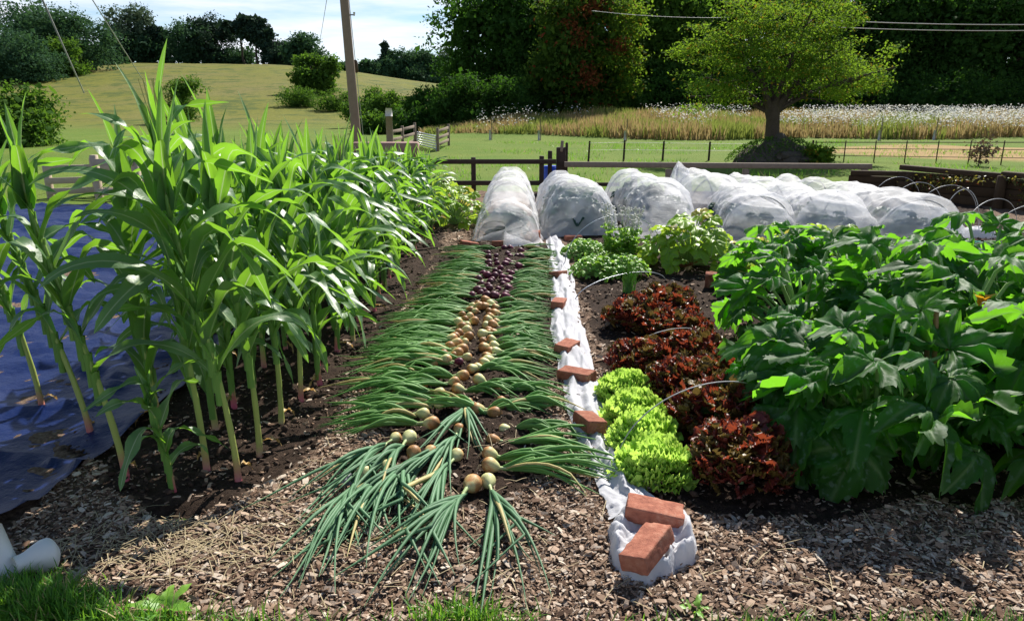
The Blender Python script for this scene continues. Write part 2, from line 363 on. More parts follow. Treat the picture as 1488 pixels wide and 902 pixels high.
def bedh(x, y):
    x = np.asarray(x, float); y = np.asarray(y, float)
    h = .012 * fbm(x * 7, y * 7, s=5) + .010 * np.abs(fbm(x * 22, y * 22, s=9))
    h = h + .035 * ss(.35, .0, np.abs(x + .10 - .02 * y)) * ss(2.7, 3.1, y) * (1 - ss(8.2, 8.5, y))
    cx = G(265, 748)[:2]; h = h - .05 * np.exp(-((x - cx[0]) ** 2 / .03 + (y - cx[1]) ** 2 / .004))
    return h + .012
def garden_mat():
    t = NT('garden_soil'); at = t.n('ShaderNodeAttribute', _attribute_name='uv'); m = t.n('ShaderNodeSeparateXYZ', Vector=t.co('UV')).outputs['X']
    soil = t.ramp(t.noise(24, 7, .7), [(.3, (.020, .013, .009)), (.55, (.048, .031, .022)), (.8, (.095, .066, .048))])
    mul = t.ramp(t.noise(45, 6, .7), [(.3, (.06, .036, .024)), (.5, (.17, .115, .08)), (.72, (.34, .25, .18))])
    c = t.mix(t.n('ShaderNodeMapRange', Value=m).outputs[0], mul, soil)
    return t.done(t.bsdf(c, .95, .1, t.noise(65, 6, .75), .9, .02))
mb = MB(); xs = np.linspace(-4.2, 9.0, 480); ys = np.concatenate([np.linspace(1.25, 5, 240), np.linspace(5.03, 13.9, 220)])
X, Y = np.meshgrid(xs, ys, indexing='ij'); msk = soilmask(X, Y)
mb.grid(np.stack([X, Y, bedh(X, Y)], -1), uv=np.stack([msk, msk * 0], -1))
tag(mb.build('garden_soil', garden_mat()), kind='structure')

# wood chips
def chipmat(name, stops):
    t = NT(name); i = t.n('ShaderNodeNewGeometry').outputs['Random Per Island']; c = t.ramp(i, stops)
    c = t.mix(t.math('MULTIPLY', t.noise(120, 4), .5), c, (.10, .065, .045)); return t.done(t.bsdf(c, .9, .15, t.noise(200, 3), .5, .002))
cv = np.array([(x, y * (1 - .25 * abs(x)), z + .25 * (1 - x * x)) for x in (-1, 0, 1) for y in (-1, 1) for z in (0, .5)], float) * .5
cq = []
for i in (0, 4):
    a, b, c, d = i, i + 1, i + 2, i + 3; e, f_, g, h = i + 4, i + 5, i + 6, i + 7
    cq += [(b, f_, h, d), (a, e, f_, b), (c, d, h, g)]
cq += [(0, 1, 3, 2), (8, 10, 11, 9)]
def sample(n, y0, y1, x0=-3.2, x1=4.2, pw=1.0):
    u = rng.random(n) ** pw; y = y0 + (y1 - y0) * u; x = x0 + (x1 - x0) * rng.random(n); return x, y
mbc = MB()
for n, y0, y1, sc in ((165000, 1.85, 3.9, .45), (42000, 3.9, 6.5, .75), (10000, 6.5, 9.6, 1.0)):
    x, y = sample(n, y0, y1)
    edge = fbm(x * 6, y * 6, s=31) * .5 + .5
    keep = (np.abs(x) < y * .8 + .3) & ((soilmask(x, y) < .5) | (rng.random(n) < .05))
    keep &= ~(inpoly(x, y, gp((0, 785), (290, 550), (420, 380), (420, 300), (-900, 300), (-900, 785))))
    x, y = x[keep], y[keep]; k = len(x)
    L = rng.gamma(2.6, .0115, k).clip(.008, .095) * sc; W = L * rng.uniform(.22, .6, k); T = np.minimum(W * .5, .007)
    scatter(mbc, cv, cq, None, np.stack([x, y, bedh(x, y) + .002 + .010 * rng.random(k)], 1), rmat(rng.random(k) * 6.28, rng.normal(0, .28, k), rng.normal(0, .35, k)), np.stack([L, W, T * 2], 1))
o = mbc.build('wood_chips', chipmat('wood_chips', [(.0, (.09, .048, .03)), (.25, (.22, .14, .092)), (.55, (.37, .255, .175)), (.82, (.53, .41, .31)), (1, (.70, .60, .48))]), smooth=False)
tag(o, kind='stuff', label='loose bark and wood chip mulch strewn over the paths between beds')
# soil clods
ov = np.array([(1, 0, 0), (-1, 0, 0), (0, 1, 0), (0, -1, 0), (0, 0, 1), (0, 0, -.6), (.6, .6, .5), (-.6, .6, .4), (.6, -.6, .4), (-.6, -.6, .5)], float)
bm = bmesh.new(); [bm.verts.new(v) for v in ov]; bmesh.ops.convex_hull(bm, input=bm.verts[:]); bm.verts.index_update(); bmesh.ops.triangulate(bm, faces=bm.faces[:])
ov = np.array([v.co for v in bm.verts]); ot = [[v.index for v in f.verts] for f in bm.faces]; bm.free()
mbs = MB()
for n, y0, y1 in ((16000, 2.2, 4.5), (15000, 4.5, 9.5)):
    x, y = sample(n, y0, y1, -3, 6); k_ = (soilmask(x, y) > .5) & (np.abs(x) < y * .8); x, y = x[k_], y[k_]; k = len(x)
    s_ = rng.gamma(2.0, .0038, k).clip(.003, .024)
    scatter(mbs, ov, None, ot, np.stack([x, y, bedh(x, y) + s_ * .3], 1), rmat(rng.random(k) * 6.28, rng.normal(0, .6, k), rng.normal(0, .6, k)), np.stack([s_, s_ * .8, s_ * .6], 1))
tag(mbs.build('soil_clods', chipmat('soil_clods', [(0, (.022, .014, .010)), (.7, (.06, .04, .028)), (1, (.12, .085, .06))])), kind='stuff', label='crumbly dark soil clods covering the vegetable beds')
# straw and dry grass clippings over the mulch at the front left
mb = MB()
x1, y1 = [], []
c = G(250, 800); n = 420
x = np.concatenate([rng.normal(c[0], .28, n), rng.uniform(-2, 2.4, 500)]); y = np.concatenate([rng.normal(c[1], .12, n), rng.uniform(1.9, 3.2, 500)])
k = len(x); L = rng.uniform(.03, .14, k); sv = np.array([(-.5, -.5, 0), (-.5, .5, 0), (0, -.5, .35), (0, .5, .35), (.5, -.5, 0), (.5, .5, 0)])
kk = inpoly(x, y, gp((60, 830), (100, 740), (330, 745), (430, 700), (520, 560), (800, 560), (900, 730), (1488, 770), (1488, 902), (60, 902))); x, y, L = x[kk], y[kk], L[kk]; k = len(x)
scatter(mb, sv, [(0, 2, 3, 1), (2, 4, 5, 3)], None, np.stack([x, y, bedh(x, y) + .012 + .012 * rng.random(k)], 1), rmat(rng.random(k) * 6.28, rng.normal(0, .15, k), 0), np.stack([L, np.full(k, .0028), L * .12], 1))
tag(mb.build('dry_grass_clippings', M['straw']), kind='stuff', label='dry straw-coloured grass clippings lying on the mulch')
# lawn at the very front
mb = MB()
def blades(cent, sd, n, hmin, hmax, m=0, w=.0028):
    x = rng.normal(cent[0], sd[0], n); y = rng.normal(cent[1], sd[1], n); L = rng.uniform(hmin, hmax, n)
    z = np.zeros(n) + .01; yaw = rng.random(n) * 6.28; lean = rng.uniform(.1, .9, n)
    P = []
    for s_, ww in ((0, 1), (.5, .8), (.8, .5), (1, .05)):
        dx = np.cos(yaw) * L * lean * s_ ** 2; dy = np.sin(yaw) * L * lean * s_ ** 2; dz = L * s_ * (1 - .35 * lean * s_)
        for e in (-1, 1): P.append(np.stack([x + dx - e * ww * w * np.sin(yaw), y + dy + e * ww * w * np.cos(yaw), z + dz], 1))
    V = np.stack(P, 1); off = (np.arange(n) * 8)[:, None, None]
    mb.add(V.reshape(-1, 3), (np.array([(0, 2, 3, 1), (2, 4, 5, 3), (4, 6, 7, 5)])[None] + off).reshape(-1, 4), m=m)
for px, py, sx_, sy_, n in ((15, 892, .10, .045, 2600), (75, 897, .08, .035, 1300), (-60, 880, .12, .06, 1500), (150, 915, .12, .025, 500), (300, 922, .15, .018, 260), (660, 908, .07, .014, 190), (715, 918, .07, .014, 150), (1060, 935, .16, .018, 200), (1250, 938, .2, .018, 240), (1420, 935, .15, .018, 220), (480, 938, .2, .016, 160)):
    blades(G(px, py), (sx_, sy_), n, .03, .11)
M['grass'] = leafmat('grass_blade', (.05, .17, .018), (.10, .25, .03), (.3, .6, .04), .35, .5, .3, dead=(.45, .38, .16), deadf=.07, objr=0)
tag(mb.build('lawn_grass', M['grass']), kind='stuff', label='short green lawn grass along the front edge of the plot')
# ================================================================== CORN
def ribbon(mb, base, yaw, length, width, a0, a1, fold=.5, wav=.0, twist=0.0, n=16, m=0, side=5, pw=1.3, tipw=.6, droop=0, kink=None):
    s = np.linspace(0, 1, n); a = a0 + (a1 - a0) * (s ** pw if kink is None else .25 * s + .75 * ss(kink - .10, kink + .10, s))
    ds = length / (n - 1)
    r = np.concatenate([[0], np.cumsum(np.sin((a[1:] + a[:-1]) / 2) * ds)]); z = np.concatenate([[0], np.cumsum(np.cos((a[1:] + a[:-1]) / 2) * ds)])
    w = width * .5 * np.minimum(1, (s / .22 + .42)) ** .8 * np.clip(1 - s, 0, 1) ** tipw; w[-1] = .0006
    u = np.linspace(-1, 1, side)
    ph = random.random() * 6.28
    tw = twist * s ** 1.4
    wave = wav * np.sin(s[:, None] * 15 + ph + u[None] * 1.3) * (np.abs(u)[None] ** 2) * np.sin(np.pi * s)[:, None]
    lat = w[:, None] * u[None]; up = w[:, None] * np.abs(u)[None] * fold * (1 - .6 * s)[:, None] + wave
    lt = lat * np.cos(tw)[:, None] - up * np.sin(tw)[:, None]; ut = lat * np.sin(tw)[:, None] + up * np.cos(tw)[:, None]
    # frame: tangent (sin a, cos a), normal (-cos a, sin a)
    rr = r[:, None] - np.cos(a)[:, None] * ut; zz = z[:, None] + np.sin(a)[:, None] * ut
    bend = .14 * length * s ** 2 * math.sin(ph)
    lt = lt + bend[:, None]
    c_, s_ = cos(yaw), sin(yaw)
    P = np.stack([base[0] + rr * c_ - lt * s_, base[1] + rr * s_ + lt * c_, base[2] + zz], -1)
    mb.grid(P, m)
def corn_parts(root, h, phi, lean=(0, 0), nleaf=11, tassel=False, low=.16, big=1.0, drypart=True):
    n = 14; z = np.linspace(-.02, h * .74, n)
    sway = np.stack([lean[0] * (np.maximum(z, 0) / h) ** 1.3 + .012 * np.sin(z * 4 + phi), lean[1] * (np.maximum(z, 0) / h) ** 1.3 + .012 * np.cos(z * 3 + phi), z], 1)
    nodes = np.linspace(.0, 1, n); rad = .0140 * big * (1 - .55 * nodes) * (1 + .10 * (np.arange(n) % 2)); rad[0] *= 1.2; rad *= min(1, .35 + .65 * h / 1.3)
    st = MB(); st.tube(sway, rad, 8)
    st.build('stalk', M['corn_stalk'], root)
    lf = MB(); sh = MB()
    for i in range(nleaf):
        f = i / (nleaf - 1); zl = h * (low + (.72 - low) * f) + random.uniform(-.02, .02)
        c = np.array([np.interp(zl, z, sway[:, k]) for k in range(3)])
        yaw = phi + (pi if i % 2 else 0) + random.uniform(-.45, .45)
        L = (.36 + .26 * math.sin(pi * (.15 + .75 * f))) * random.uniform(.85, 1.15) * min(1, .25 + .75 * h / 1.4)
        W = (.064 + .036 * math.sin(pi * (.1 + .8 * f))) * random.uniform(.85, 1.2) * big * min(1, .3 + .7 * h / 1.3)
        # sheath
        sh.tube([c + (0, 0, -.13), c + (0, 0, -.05), c + (0, 0, .012)], np.array([.0160, .0155, .018]) * big * (1 - .4 * f) * min(1, .35 + .65 * h / 1.3), 7, cap=False)
        if f < .75: a0, a1 = random.uniform(.2, .6), random.uniform(2.0, 3.1)
        else: a0, a1 = random.uniform(.2, .42), random.uniform(1.4, 2.7)
        ribbon(lf, c, yaw, L, W, a0, a1, fold=random.uniform(.15, .5), wav=random.uniform(.008, .020), twist=random.uniform(-1.2, 1.2), pw=random.uniform(.9, 2.4), tipw=.5, kink=random.uniform(.25, .7) if random.random() < .6 else None)
    top = sway[-1]
    for k in range(4):
        L = h * random.uniform(.20, .30); ribbon(lf, top + (0, 0, -.06), phi + k * 1.7, L * (1.15 if k < 2 else .9), .085 * big * min(1, .3 + .7 * h / 1.3), random.uniform(.0, .12), random.uniform(.1, .55) if k < 3 else 1.6, fold=.95, wav=.004, twist=random.uniform(-.5, .5), n=12, tipw=.75)
    lf.build('foliage', M['corn_leaf'], root); sh.build('sheath', M['corn_sheath'], root)
    if drypart:
        dl = MB(); c = sway[2]; ribbon(dl, (c[0], c[1], .07), phi + 1.2, .13, .022, 1.3, 3.0, fold=.8, wav=.01, n=9); dl.build('dry_leaf', M['dry_leaf'], root)
    if tassel:
        ts = MB()
        for k in range(7):
            a = k * .9; sp = .35 if k else .03
            ts.tube([top + (0, 0, .0), top + (cos(a) * .02, sin(a) * .02, h * .12), top + (cos(a) * sp * .12, sin(a) * sp * .12, h * .12 + .12)], [.003, .0035, .0015], 5)
        ts.build('tassel', M['tassel'], root)
# individually placed front plants: px, py of the base, height, facing, lean, label
FRONT = [
 (345, 706, 1.62, .25, (-.20, .02), 12, False, 'tall sweetcorn plant with bare pink-footed stalk standing frontmost beside the mulch'),
 (378, 666, 1.58, -.3, (-.10, .0), 12, False, 'sweetcorn plant with dark red stalk base just behind the frontmost corn stalk'),
 (250, 722, .60, .9, (-.06, .0), 8, False, 'short young sweetcorn shoot growing at the front tip of the corn bed'),
 (182, 706, 1.62, .4, (-.34, .10), 11, False, 'leaning sweetcorn plant closest to the blue tarpaulin at the left front corner'),
 (297, 688, 1.74, 1.0, (-.10, .15), 11, True, 'tallest sweetcorn plant with a pointed top and dry yellow leaf at its foot'),
 (408, 622, 1.50, .1, (-.03, .05), 12, False, 'sweetcorn plant with clean green stalk, third along the mulch path edge'),
 (438, 590, 1.45, -.4, (-.02, .1), 12, False, 'sweetcorn plant with a dry orange scrap at its foot, fourth along the path edge'),
 (130, 640, 1.50, .7, (-.42, .15), 11, False, 'sweetcorn plant with broad drooping leaves hanging over the blue tarpaulin'),
 (60, 600, 1.44, .2, (-.25, .05), 11, False, 'sweetcorn plant cut by the left photo edge, growing beside the tarpaulin'),
]
for px, py, h, phi, lean, nl, ts, lab in FRONT:
    r = thing('sweetcorn_plant', G(px, py, .0), lab, 'corn plant', 'sweetcorn plants at the front of the corn block'); corn_parts(r, h, phi, lean, nl, ts, low=.30 if h > 1.35 else .2, big=1.0)
protos = []
for k in range(9):
    h0 = 1.5
    r = thing('sweetcorn_plant', (0, 0, 0), 'leafy green sweetcorn plant crowded in the rows behind the front corn plants', 'corn plant', 'sweetcorn plants massed in the rows behind'); corn_parts(r, h0, k * 1.1, (random.uniform(-.08, .08), random.uniform(-.05, .1)), 13, k == 3, low=.12, drypart=k % 2 == 0); protos.append(r)
A0, A1 = G(345, 706), G(616, 345)
spots = []
for row, off in enumerate((0, -.33, -.64, -.95)):
    y = (3.85, 3.25, 3.35, 4.6)[row]
    while y < 9.3:
        x = A0[0] + (y - A0[1]) / (A1[1] - A0[1]) * (A1[0] - A0[0]) + off
        h = np.interp(y, [3, 4.5, 6.5, 9.3], [1.58, 1.42, 1.24, .98]) * random.uniform(.94, 1.08)
        spots.append((x + random.uniform(-.05, .05), y, h)); y += (.25 if row == 0 else .30) * random.uniform(.85, 1.15)
for i, (x, y, h) in enumerate(spots):
    if i < len(protos): o = protos[i]; o.location = (x, y, 0); o.rotation_euler = (0, 0, random.random() * 6.28); o.scale = (h / 1.5 * .5 + .5,) * 2 + (h / 1.5,)
    else: dup(protos[i % 9], (x, y, 0), random.random() * 6.28, (h / 1.5 * .5 + .5, h / 1.5 * .5 + .5, h / 1.5))

# ================================================================== ONIONS
def onion(loc, yaw, red=False, rb=.042, nleaf=8, L=.58, label='', group='', blue=False, spread=.5, lift=.03, neck=.06):
    root = thing('red_onion' if red else 'yellow_onion', loc, label, 'onion', group, yaw)
    # bulb lying on its side: axis along +x (neck), built as a lathe
    s = np.linspace(-1, 1, 13); prof = np.sqrt(np.clip(1 - s ** 2, 0, 1)); ax = s * rb * .98
    prof = rb * prof; k = s > .55; prof[k] = np.maximum(prof[k], rb * .22); ax[k] += (s[k] - .55) * rb * .9; prof[0] = rb * .05
    th_ = np.linspace(0, 2 * pi, 15)[:-1]; tilt = random.uniform(-.2, .35)
    V = np.stack([ax[:, None] + 0 * th_[None], prof[:, None] * np.cos(th_)[None], prof[:, None] * np.sin(th_)[None]], -1)
    ct, st = cos(tilt), sin(tilt); Rm = np.array([(ct, 0, st), (0, 1, 0), (-st, 0, ct)]); V = V @ Rm.T; V[..., 2] += rb * .88
    b = MB(); b.grid(V, close=True); b.build('bulb', M['bulb_red' if red else 'bulb'], root)
    end = np.array((rb * 1.25 * ct, 0, rb * .88 - rb * 1.25 * st))
    nk = MB(); p1 = end + np.array((neck, random.uniform(-.02, .02), 0)); p1[2] = max(.012, end[2] * .55)
    nk.tube([end - (.02, 0, 0), end, (end + p1) / 2 + (0, 0, .004), p1], [rb * .26, rb * .25, rb * .2, rb * .2], 7); nk.build('neck', M['onion_neck'], root)
    lf = MB()
    for i in range(nleaf):
        n = 10; sp = random.uniform(-spread, spread); ll = L * random.uniform(.55, 1.25); t = np.linspace(0, 1, n)
        cur = random.uniform(-.35, .35); ang = sp * np.minimum(1, t * 2.8) * 1.15 + cur * t ** 1.5
        x = np.concatenate([[0], np.cumsum(np.cos(ang[1:]) * ll / (n - 1))]); y = np.concatenate([[0], np.cumsum(np.sin(ang[1:]) * ll / (n - 1))])
        zt = random.uniform(.012, .02 + lift); z = p1[2] + (zt - p1[2]) * np.minimum(1, t * 2) + random.uniform(0, lift) * np.sin(t * pi) * .9
        z = np.maximum(z * (1 - .7 * t ** 2), .009)
        if random.random() < .26: kx = random.randint(4, 7); x[kx:] = x[kx] + (x[kx:] - x[kx]) * .55; y[kx:] = y[kx] + (x[kx:] - x[kx]) * random.choice((-1.2, 1.2))
        r = random.uniform(.006, .0125) * (1.0 if blue else 1.05) * np.minimum(1, t * 3 + .5) * (1 - t ** 1.6) + .0008
        x = x + random.uniform(-.05, .02); lf.tube(np.stack([p1[0] - .01 + x, p1[1] + y, z], 1), r, 6, cap=False)
    lf.build('foliage', M['onion_blue' if blue else 'onion_leaf'], root)
    rt = MB()
    for i in range(6):
        a = random.uniform(-1, 1); rt.tube([(-rb * .9, 0, rb * .8), (-rb * 1.3, a * rb * .5, rb * .5 * random.random() + .01), (-rb * 1.6, a * rb, .008)], [.0012, .001, .0006], 4, cap=False)
    rt.build('roots', M['roots'], root)
    return root
ZB = .035
def og(px, py, rb=.042): p = G(px, py, ZB + rb); p[2] = ZB - .006; return p
left = [(697, 441), (684, 446), (683, 455), (672, 470), (690, 462), (662, 484), (676, 491), (660, 510), (673, 503), (645, 508), (694, 436), (687, 439), (676, 458), (666, 464), (679, 467), (679, 475), (682, 484), (667, 479), (671, 502), (654, 498), (680, 513), (649, 518), (666, 508), (658, 488), (691, 447), (672, 452), (665, 494)]
right = [(712, 438), (703, 441), (718, 452), (709, 474), (720, 462), (700, 481), (713, 488), (708, 519), (719, 506), (704, 432), (710, 447), (719, 442), (711, 455), (715, 468), (706, 468), (710, 478), (701, 489), (702, 500), (717, 498), (706, 512), (712, 506), (702, 522), (693, 528), (716, 478), (708, 460)]
for px, py in left: onion(og(px, py), pi + random.uniform(-.38, .45), rb=random.uniform(.024, .035), nleaf=12, L=.50, label='yellow onion in the left hand column with its green tops laid out to the left', group='yellow onions with tops laid to the left')
for px, py in right: onion(og(px, py), random.uniform(-.42, .35), rb=random.uniform(.024, .036), nleaf=12, L=.37, label='yellow onion in the right hand column with its green tops laid out to the right', group='yellow onions with tops laid to the right')
# red onions at the far end, filling the strip to the tunnel
k = 0
for row in range(13):
    f = row / 12; py = 428 - 66 * f; cxp = 712 + 24 * f; hw = 30 - 4 * f
    for sgn in (-1, 1):
        for c in range(2):
            px = cxp + sgn * (hw * (.72 if c == 0 else .2)) + random.uniform(-7, 7)
            onion(og(px, py + random.uniform(-4, 4), .03), (pi if sgn < 0 else 0) + random.uniform(-.2, .2), red=True, rb=random.uniform(.022, .035), nleaf=13 if c == 0 else 7, L=.46 if sgn < 0 else .40,
                  label='small dark red onion in the heap drying with tops to the ' + ('left' if sgn < 0 else 'right'), group='red onions with tops to the ' + ('left' if sgn < 0 else 'right'), neck=.04 if c == 0 else .08)
FO = [  # px, py, yaw (deg), red, radius, leaves, label
 (674, 540, 178, 0, .044, 9, 'yellow onion at the top of the muddled middle cluster, tops to the left'),
 (685, 531, 20, 0, .040, 8, 'small yellow onion wedged between two larger ones at the head of the middle cluster'),
 (695, 545, -25, 0, .044, 9, 'yellow onion on the right of the middle cluster with tops running down to the right'),
 (661, 549, 190, 0, .038, 8, 'pale green onion at the left of the middle cluster'),
 (630, 539, 188, 1, .036, 6, 'single dark red onion lying left among the yellow onions'),
 (668, 521, 180, 1, .032, 5, 'dark purple onion half hidden between the two yellow columns'),
 (616, 553, 182, 0, .036, 9, 'brown onion below the lone red onion at the left'),
 (664, 559, -8, 0, .042, 9, 'pinkish onion with a split skin just above the brown-stained onion'),
 (657, 577, 176, 0, .046, 9, 'brown-stained onion with long thick necks stretched left'),
 (681, 579, 268, 0, .030, 7, 'small green-white onion with blue leaves falling straight towards the front'),
 (692, 588, 8, 0, .044, 6, 'flattish onion with a brown tip lying against the biggest right hand onion'),
 (720, 594, 150, 0, .046, 7, 'big brown-topped onion at the right end of the middle row'),
 (616, 595, 184, 0, .040, 9, 'small rust-brown onion with tops reaching far left'),
 (629, 608, 186, 0, .046, 10, 'yellow onion nestled under the rust-brown one on the left'),
 (595, 628, 256, 0, .046, 9, 'green-shouldered onion with leaves fanning to the front left'),
 (575, 630, 250, 0, .036, 8, 'dry-skinned onion at the far left of the front group'),
 (601, 650, 262, 0, .044, 10, 'pale green onion with a thick neck bending to the front'),
 (626, 649, 250, 0, .038, 8, 'whitish onion with brown cheek between two green ones'),
 (664, 654, 255, 0, .040, 9, 'onion ringed by a curled green leaf near the bed centre'),
 (715, 633, -12, 0, .038, 9, 'onion with a brown dry collar above the stacked pair on the right'),
 (710, 652, -14, 0, .042, 9, 'upper onion of the stacked pair with tops reaching the white fleece'),
 (711, 668, -8, 0, .046, 10, 'lower onion of the stacked pair with tops crossing the white fleece'),
 (667, 617, 255, 0, .036, 8, 'thin-necked onion under the broad crossing leaf'),
 (687, 694, 246, 0, .052, 11, 'largest onion, green and frontmost, with long tops to the front left'),
 (709, 691, 280, 0, .044, 8, 'white round onion at the front right with tops bending right'),
 (528, 679, 266, 0, .046, 9, 'brown-cheeked onion at the front left corner beside the pale scrap'),
 (640, 565, 182, 0, .036, 9, 'onion half buried in tops just left of the bed centre'),
 (632, 522, 184, 0, .034, 9, 'onion hidden under the tops above the lone red onion'),
 (640, 583, 186, 0, .034, 9, 'onion covered by tops between the brown-stained and the rust-brown onions'),
 (722, 562, -6, 0, .036, 10, 'onion buried under tops on the right below the middle cluster'),
 (728, 577, -12, 0, .034, 10, 'onion covered by tops right of the flattish onion'),
 (732, 618, -15, 0, .036, 10, 'onion covered by tops right of the brown-topped onion'),
 (562, 671, 262, 0, .040, 8, 'half hidden onion in the left front leaves'),
]
for px, py, yw, rd, rb, nl, lab in FO:
    blue = 230 < yw < 290
    onion(og(px, py, rb), R(yw), bool(rd), rb * .74, nl + (7 if blue else 5), .60 if blue else (.40 if yw > 100 else (.46 if py > 625 else .30)), lab, 'onions heaped at the front of the bed', blue=blue, spread=.30 if blue else .42, lift=.05, neck=.06)
# ================================================================== LETTUCES
def ruffle_leaf(nu=12, nv=17, ruff=.20, freq=5, seed=0):
    u = np.linspace(0, 1, nu)[:, None]; v = np.linspace(-1, 1, nv)[None]
    w = .28 + .62 * np.sin(np.clip(u, 0, 1) * pi * .62)
    x = u + .0 * v - .18 * u * v * v; y = v * w * .75; e = np.clip(np.maximum(np.abs(v), 0) ** 3 * .8 + u ** 5, 0, 1)
    z = .25 * u ** 2 + ruff * e * np.sin(v * freq * pi + u * 7 + seed) + .06 * np.sin(u * 11 + v * 6 + seed); x = x + ruff * .6 * e * np.cos(v * freq * pi * 1.1 + seed)
    return np.stack([x + 0 * v, y + 0 * u, z + 0 * u * v], -1)
def place_grid(mb, P, pos, rot, sc, m=0):
    uv = None
    if isinstance(P, tuple): P, uv = P
    mb.grid((P * sc) @ rot.T + pos, m, uv=uv)
def lettuce(root, rad, hh, mat, n=70, leaf=.14, tmpl=None):
    mb = MB()
    for i in range(n):
        f = (i + .5) / n; yaw = i * 2.39996 + random.uniform(-.2, .2); rr = math.sqrt(f)
        pitch = -1.45 + 1.45 * rr ** 1.1 + random.uniform(-.15, .15)       # upright in the middle, flat outside
        base = np.array((cos(yaw) * rad * .62 * rr, sin(yaw) * rad * .62 * rr, hh * (.60 * (1 - rr ** 2.2) + .08)))
        P = tmpl[i % len(tmpl)]; place_grid(mb, P, base, rmat(yaw, pitch, random.uniform(-.4, .4)), leaf * random.uniform(.65, 1.25) * (.7 + .45 * rr))
    mb.build('foliage', mat, root)
    st = MB(); st.tube([(0, 0, -.02), (0, 0, hh * .3), (0, 0, hh * .5)], [.02, .018, .01], 8); st.build('stem', M['onion_neck'], root)
RT = [ruffle_leaf(9, 19, .17, f_, s_) for f_, s_ in ((4, 0), (5, 1.3), (6, 2.1), (5.5, 3.4))]
for px, py, rd, h, lab in ((908, 588, .145, .19, 'curly lime green lettuce furthest back in its row beside the fleece'), (922, 622, .15, .20, 'curly lime green lettuce second from the back in the green row'),
                           (936, 655, .155, .20, 'curly lime green lettuce just behind the frontmost green one'), (950, 698, .165, .20, 'largest curly lime green lettuce, frontmost beside the bricks')):
    r = thing('green_lettuce', G(px, py), lab, 'lettuce', 'curly green lettuces in a row', random.random() * 6); lettuce(r, rd, h, M['lettuce'], 150, .072, RT)
def loose_head(root, rad, hh, mat, n, leaf, tmpl):
    mb = MB()
    ph = random.random() * 6
    for i in range(n):
        a = random.random() * 6.28; q = math.sqrt(random.random()); f = random.random() ** .6 * (.82 + .18 * math.sin(a * 3 + ph) * q)
        zz = hh * (.12 + .80 * f * (1 - .55 * q ** 2)); base = np.array((cos(a) * rad * q * .9, sin(a) * rad * q * .9, zz))
        place_grid(mb, tmpl[i % len(tmpl)], base, rmat(a + random.uniform(-1.0, 1.0), random.uniform(-1.35, .1) * (1 - .5 * q), random.uniform(-.9, .9)), leaf * random.uniform(.65, 1.25))
    mb.build('foliage', mat, root)
    st = MB(); st.tube([(0, 0, -.02), (0, 0, hh * .3), (0, 0, hh * .6)], [.016, .014, .008], 8); st.build('stem', M['petiole'], root)
def oak_leaf(seed):
    rs = np.random.default_rng(seed); nu, nv = 9, 7
    u = np.linspace(0, 1, nu)[:, None]; v = np.linspace(-1, 1, nv)[None]
    w = (.12 + .40 * np.sin(np.clip(u, .0, 1) * pi * .75)) * (1 + .42 * np.sin(u * 17 + seed)); w[-1] = .10
    y = v * w; z = .12 * np.sin(u * 9 + v * 5 + seed) * (.3 + np.abs(v)) + .25 * np.abs(v) * w + .15 * u ** 2
    return np.stack([u + 0 * v - .1 * v * v, y, z + 0 * v], -1)
OT = [oak_leaf(s_) for s_ in range(6)]
REDS = [(925, 478, .19, .24, 'red oak-leaf lettuce at the back left of its clump'), (968, 462, .19, .25, 'red oak-leaf lettuce rearmost beside the bare soil'), (985, 492, .18, .20, 'red oak-leaf lettuce under the far wire hoop'),
        (940, 548, .18, .24, 'red oak-leaf lettuce touching the back green lettuce'), (1010, 545, .19, .28, 'brownish red oak-leaf lettuce between the two wire hoops'), (1068, 585, .19, .30, 'tall brown-red lettuce by the courgette leaves'),
        (1000, 590, .18, .28, 'red-brown lettuce in the middle of the clump behind the green heads'), (1045, 640, .20, .33, 'copper and purple lettuce under the near wire hoop'), (1105, 650, .20, .34, 'dark red lettuce at the courgette side of the near hoop'),
        (1075, 705, .17, .30, 'darkest red lettuce nearest the camera in the shade')]
for px, py, rd, h, lab in REDS:
    r = thing('red_lettuce', G(px, py), lab, 'lettuce', 'red oak-leaf lettuces', random.random() * 6); loose_head(r, rd * 1.22, h * 1.15, M['red_lettuce'], 520, .05, OT + RT)
# ================================================================== COURGETTES AND OTHER LEAFY PLANTS
def palmate(lob=.4, ser=.05, nt=101, nr=7, cup=.3, seed=0, span=2.7, nl=5, vfold=.10, wob=.05):
    t = np.linspace(-span, span, nt)[None]; q = np.linspace(0, 1, nr)[:, None]; rs = np.random.default_rng(seed)
    sp = 2 * span / nl; k = np.floor((t + span) / sp).clip(0, nl - 1); tc = -span + sp * (k + .5); d = np.abs(t - tc) / (sp / 2)
    size = 1 - .26 * (np.abs(tc) / span) ** 1.3 + rs.normal(0, .03, nl)[k.astype(int)]
    d2 = d + .10 * np.sin(t * 5 + seed)
    out = size * (1 - lob * np.clip(d2, 0, 1) ** 1.25) + ser * (((t * 6.5 + seed) % 1) - .5) * (1 - .3 * d)
    r = q * out; x = .10 + r * np.cos(t) * .62; y = r * np.sin(t) * .62
    z = -cup * r ** 2 + vfold * r * d + wob * r * np.sin(t * 8 + seed * 2 + r * 6) + .16 * np.abs(np.sin(t)) * r + .02 * np.sin(r * 22 + t * 3) * d
    P = np.stack([x, y, z], -1); uv = np.stack([q + 0 * t, .5 + .5 * d * np.maximum(q, .12)], -1); return P, uv
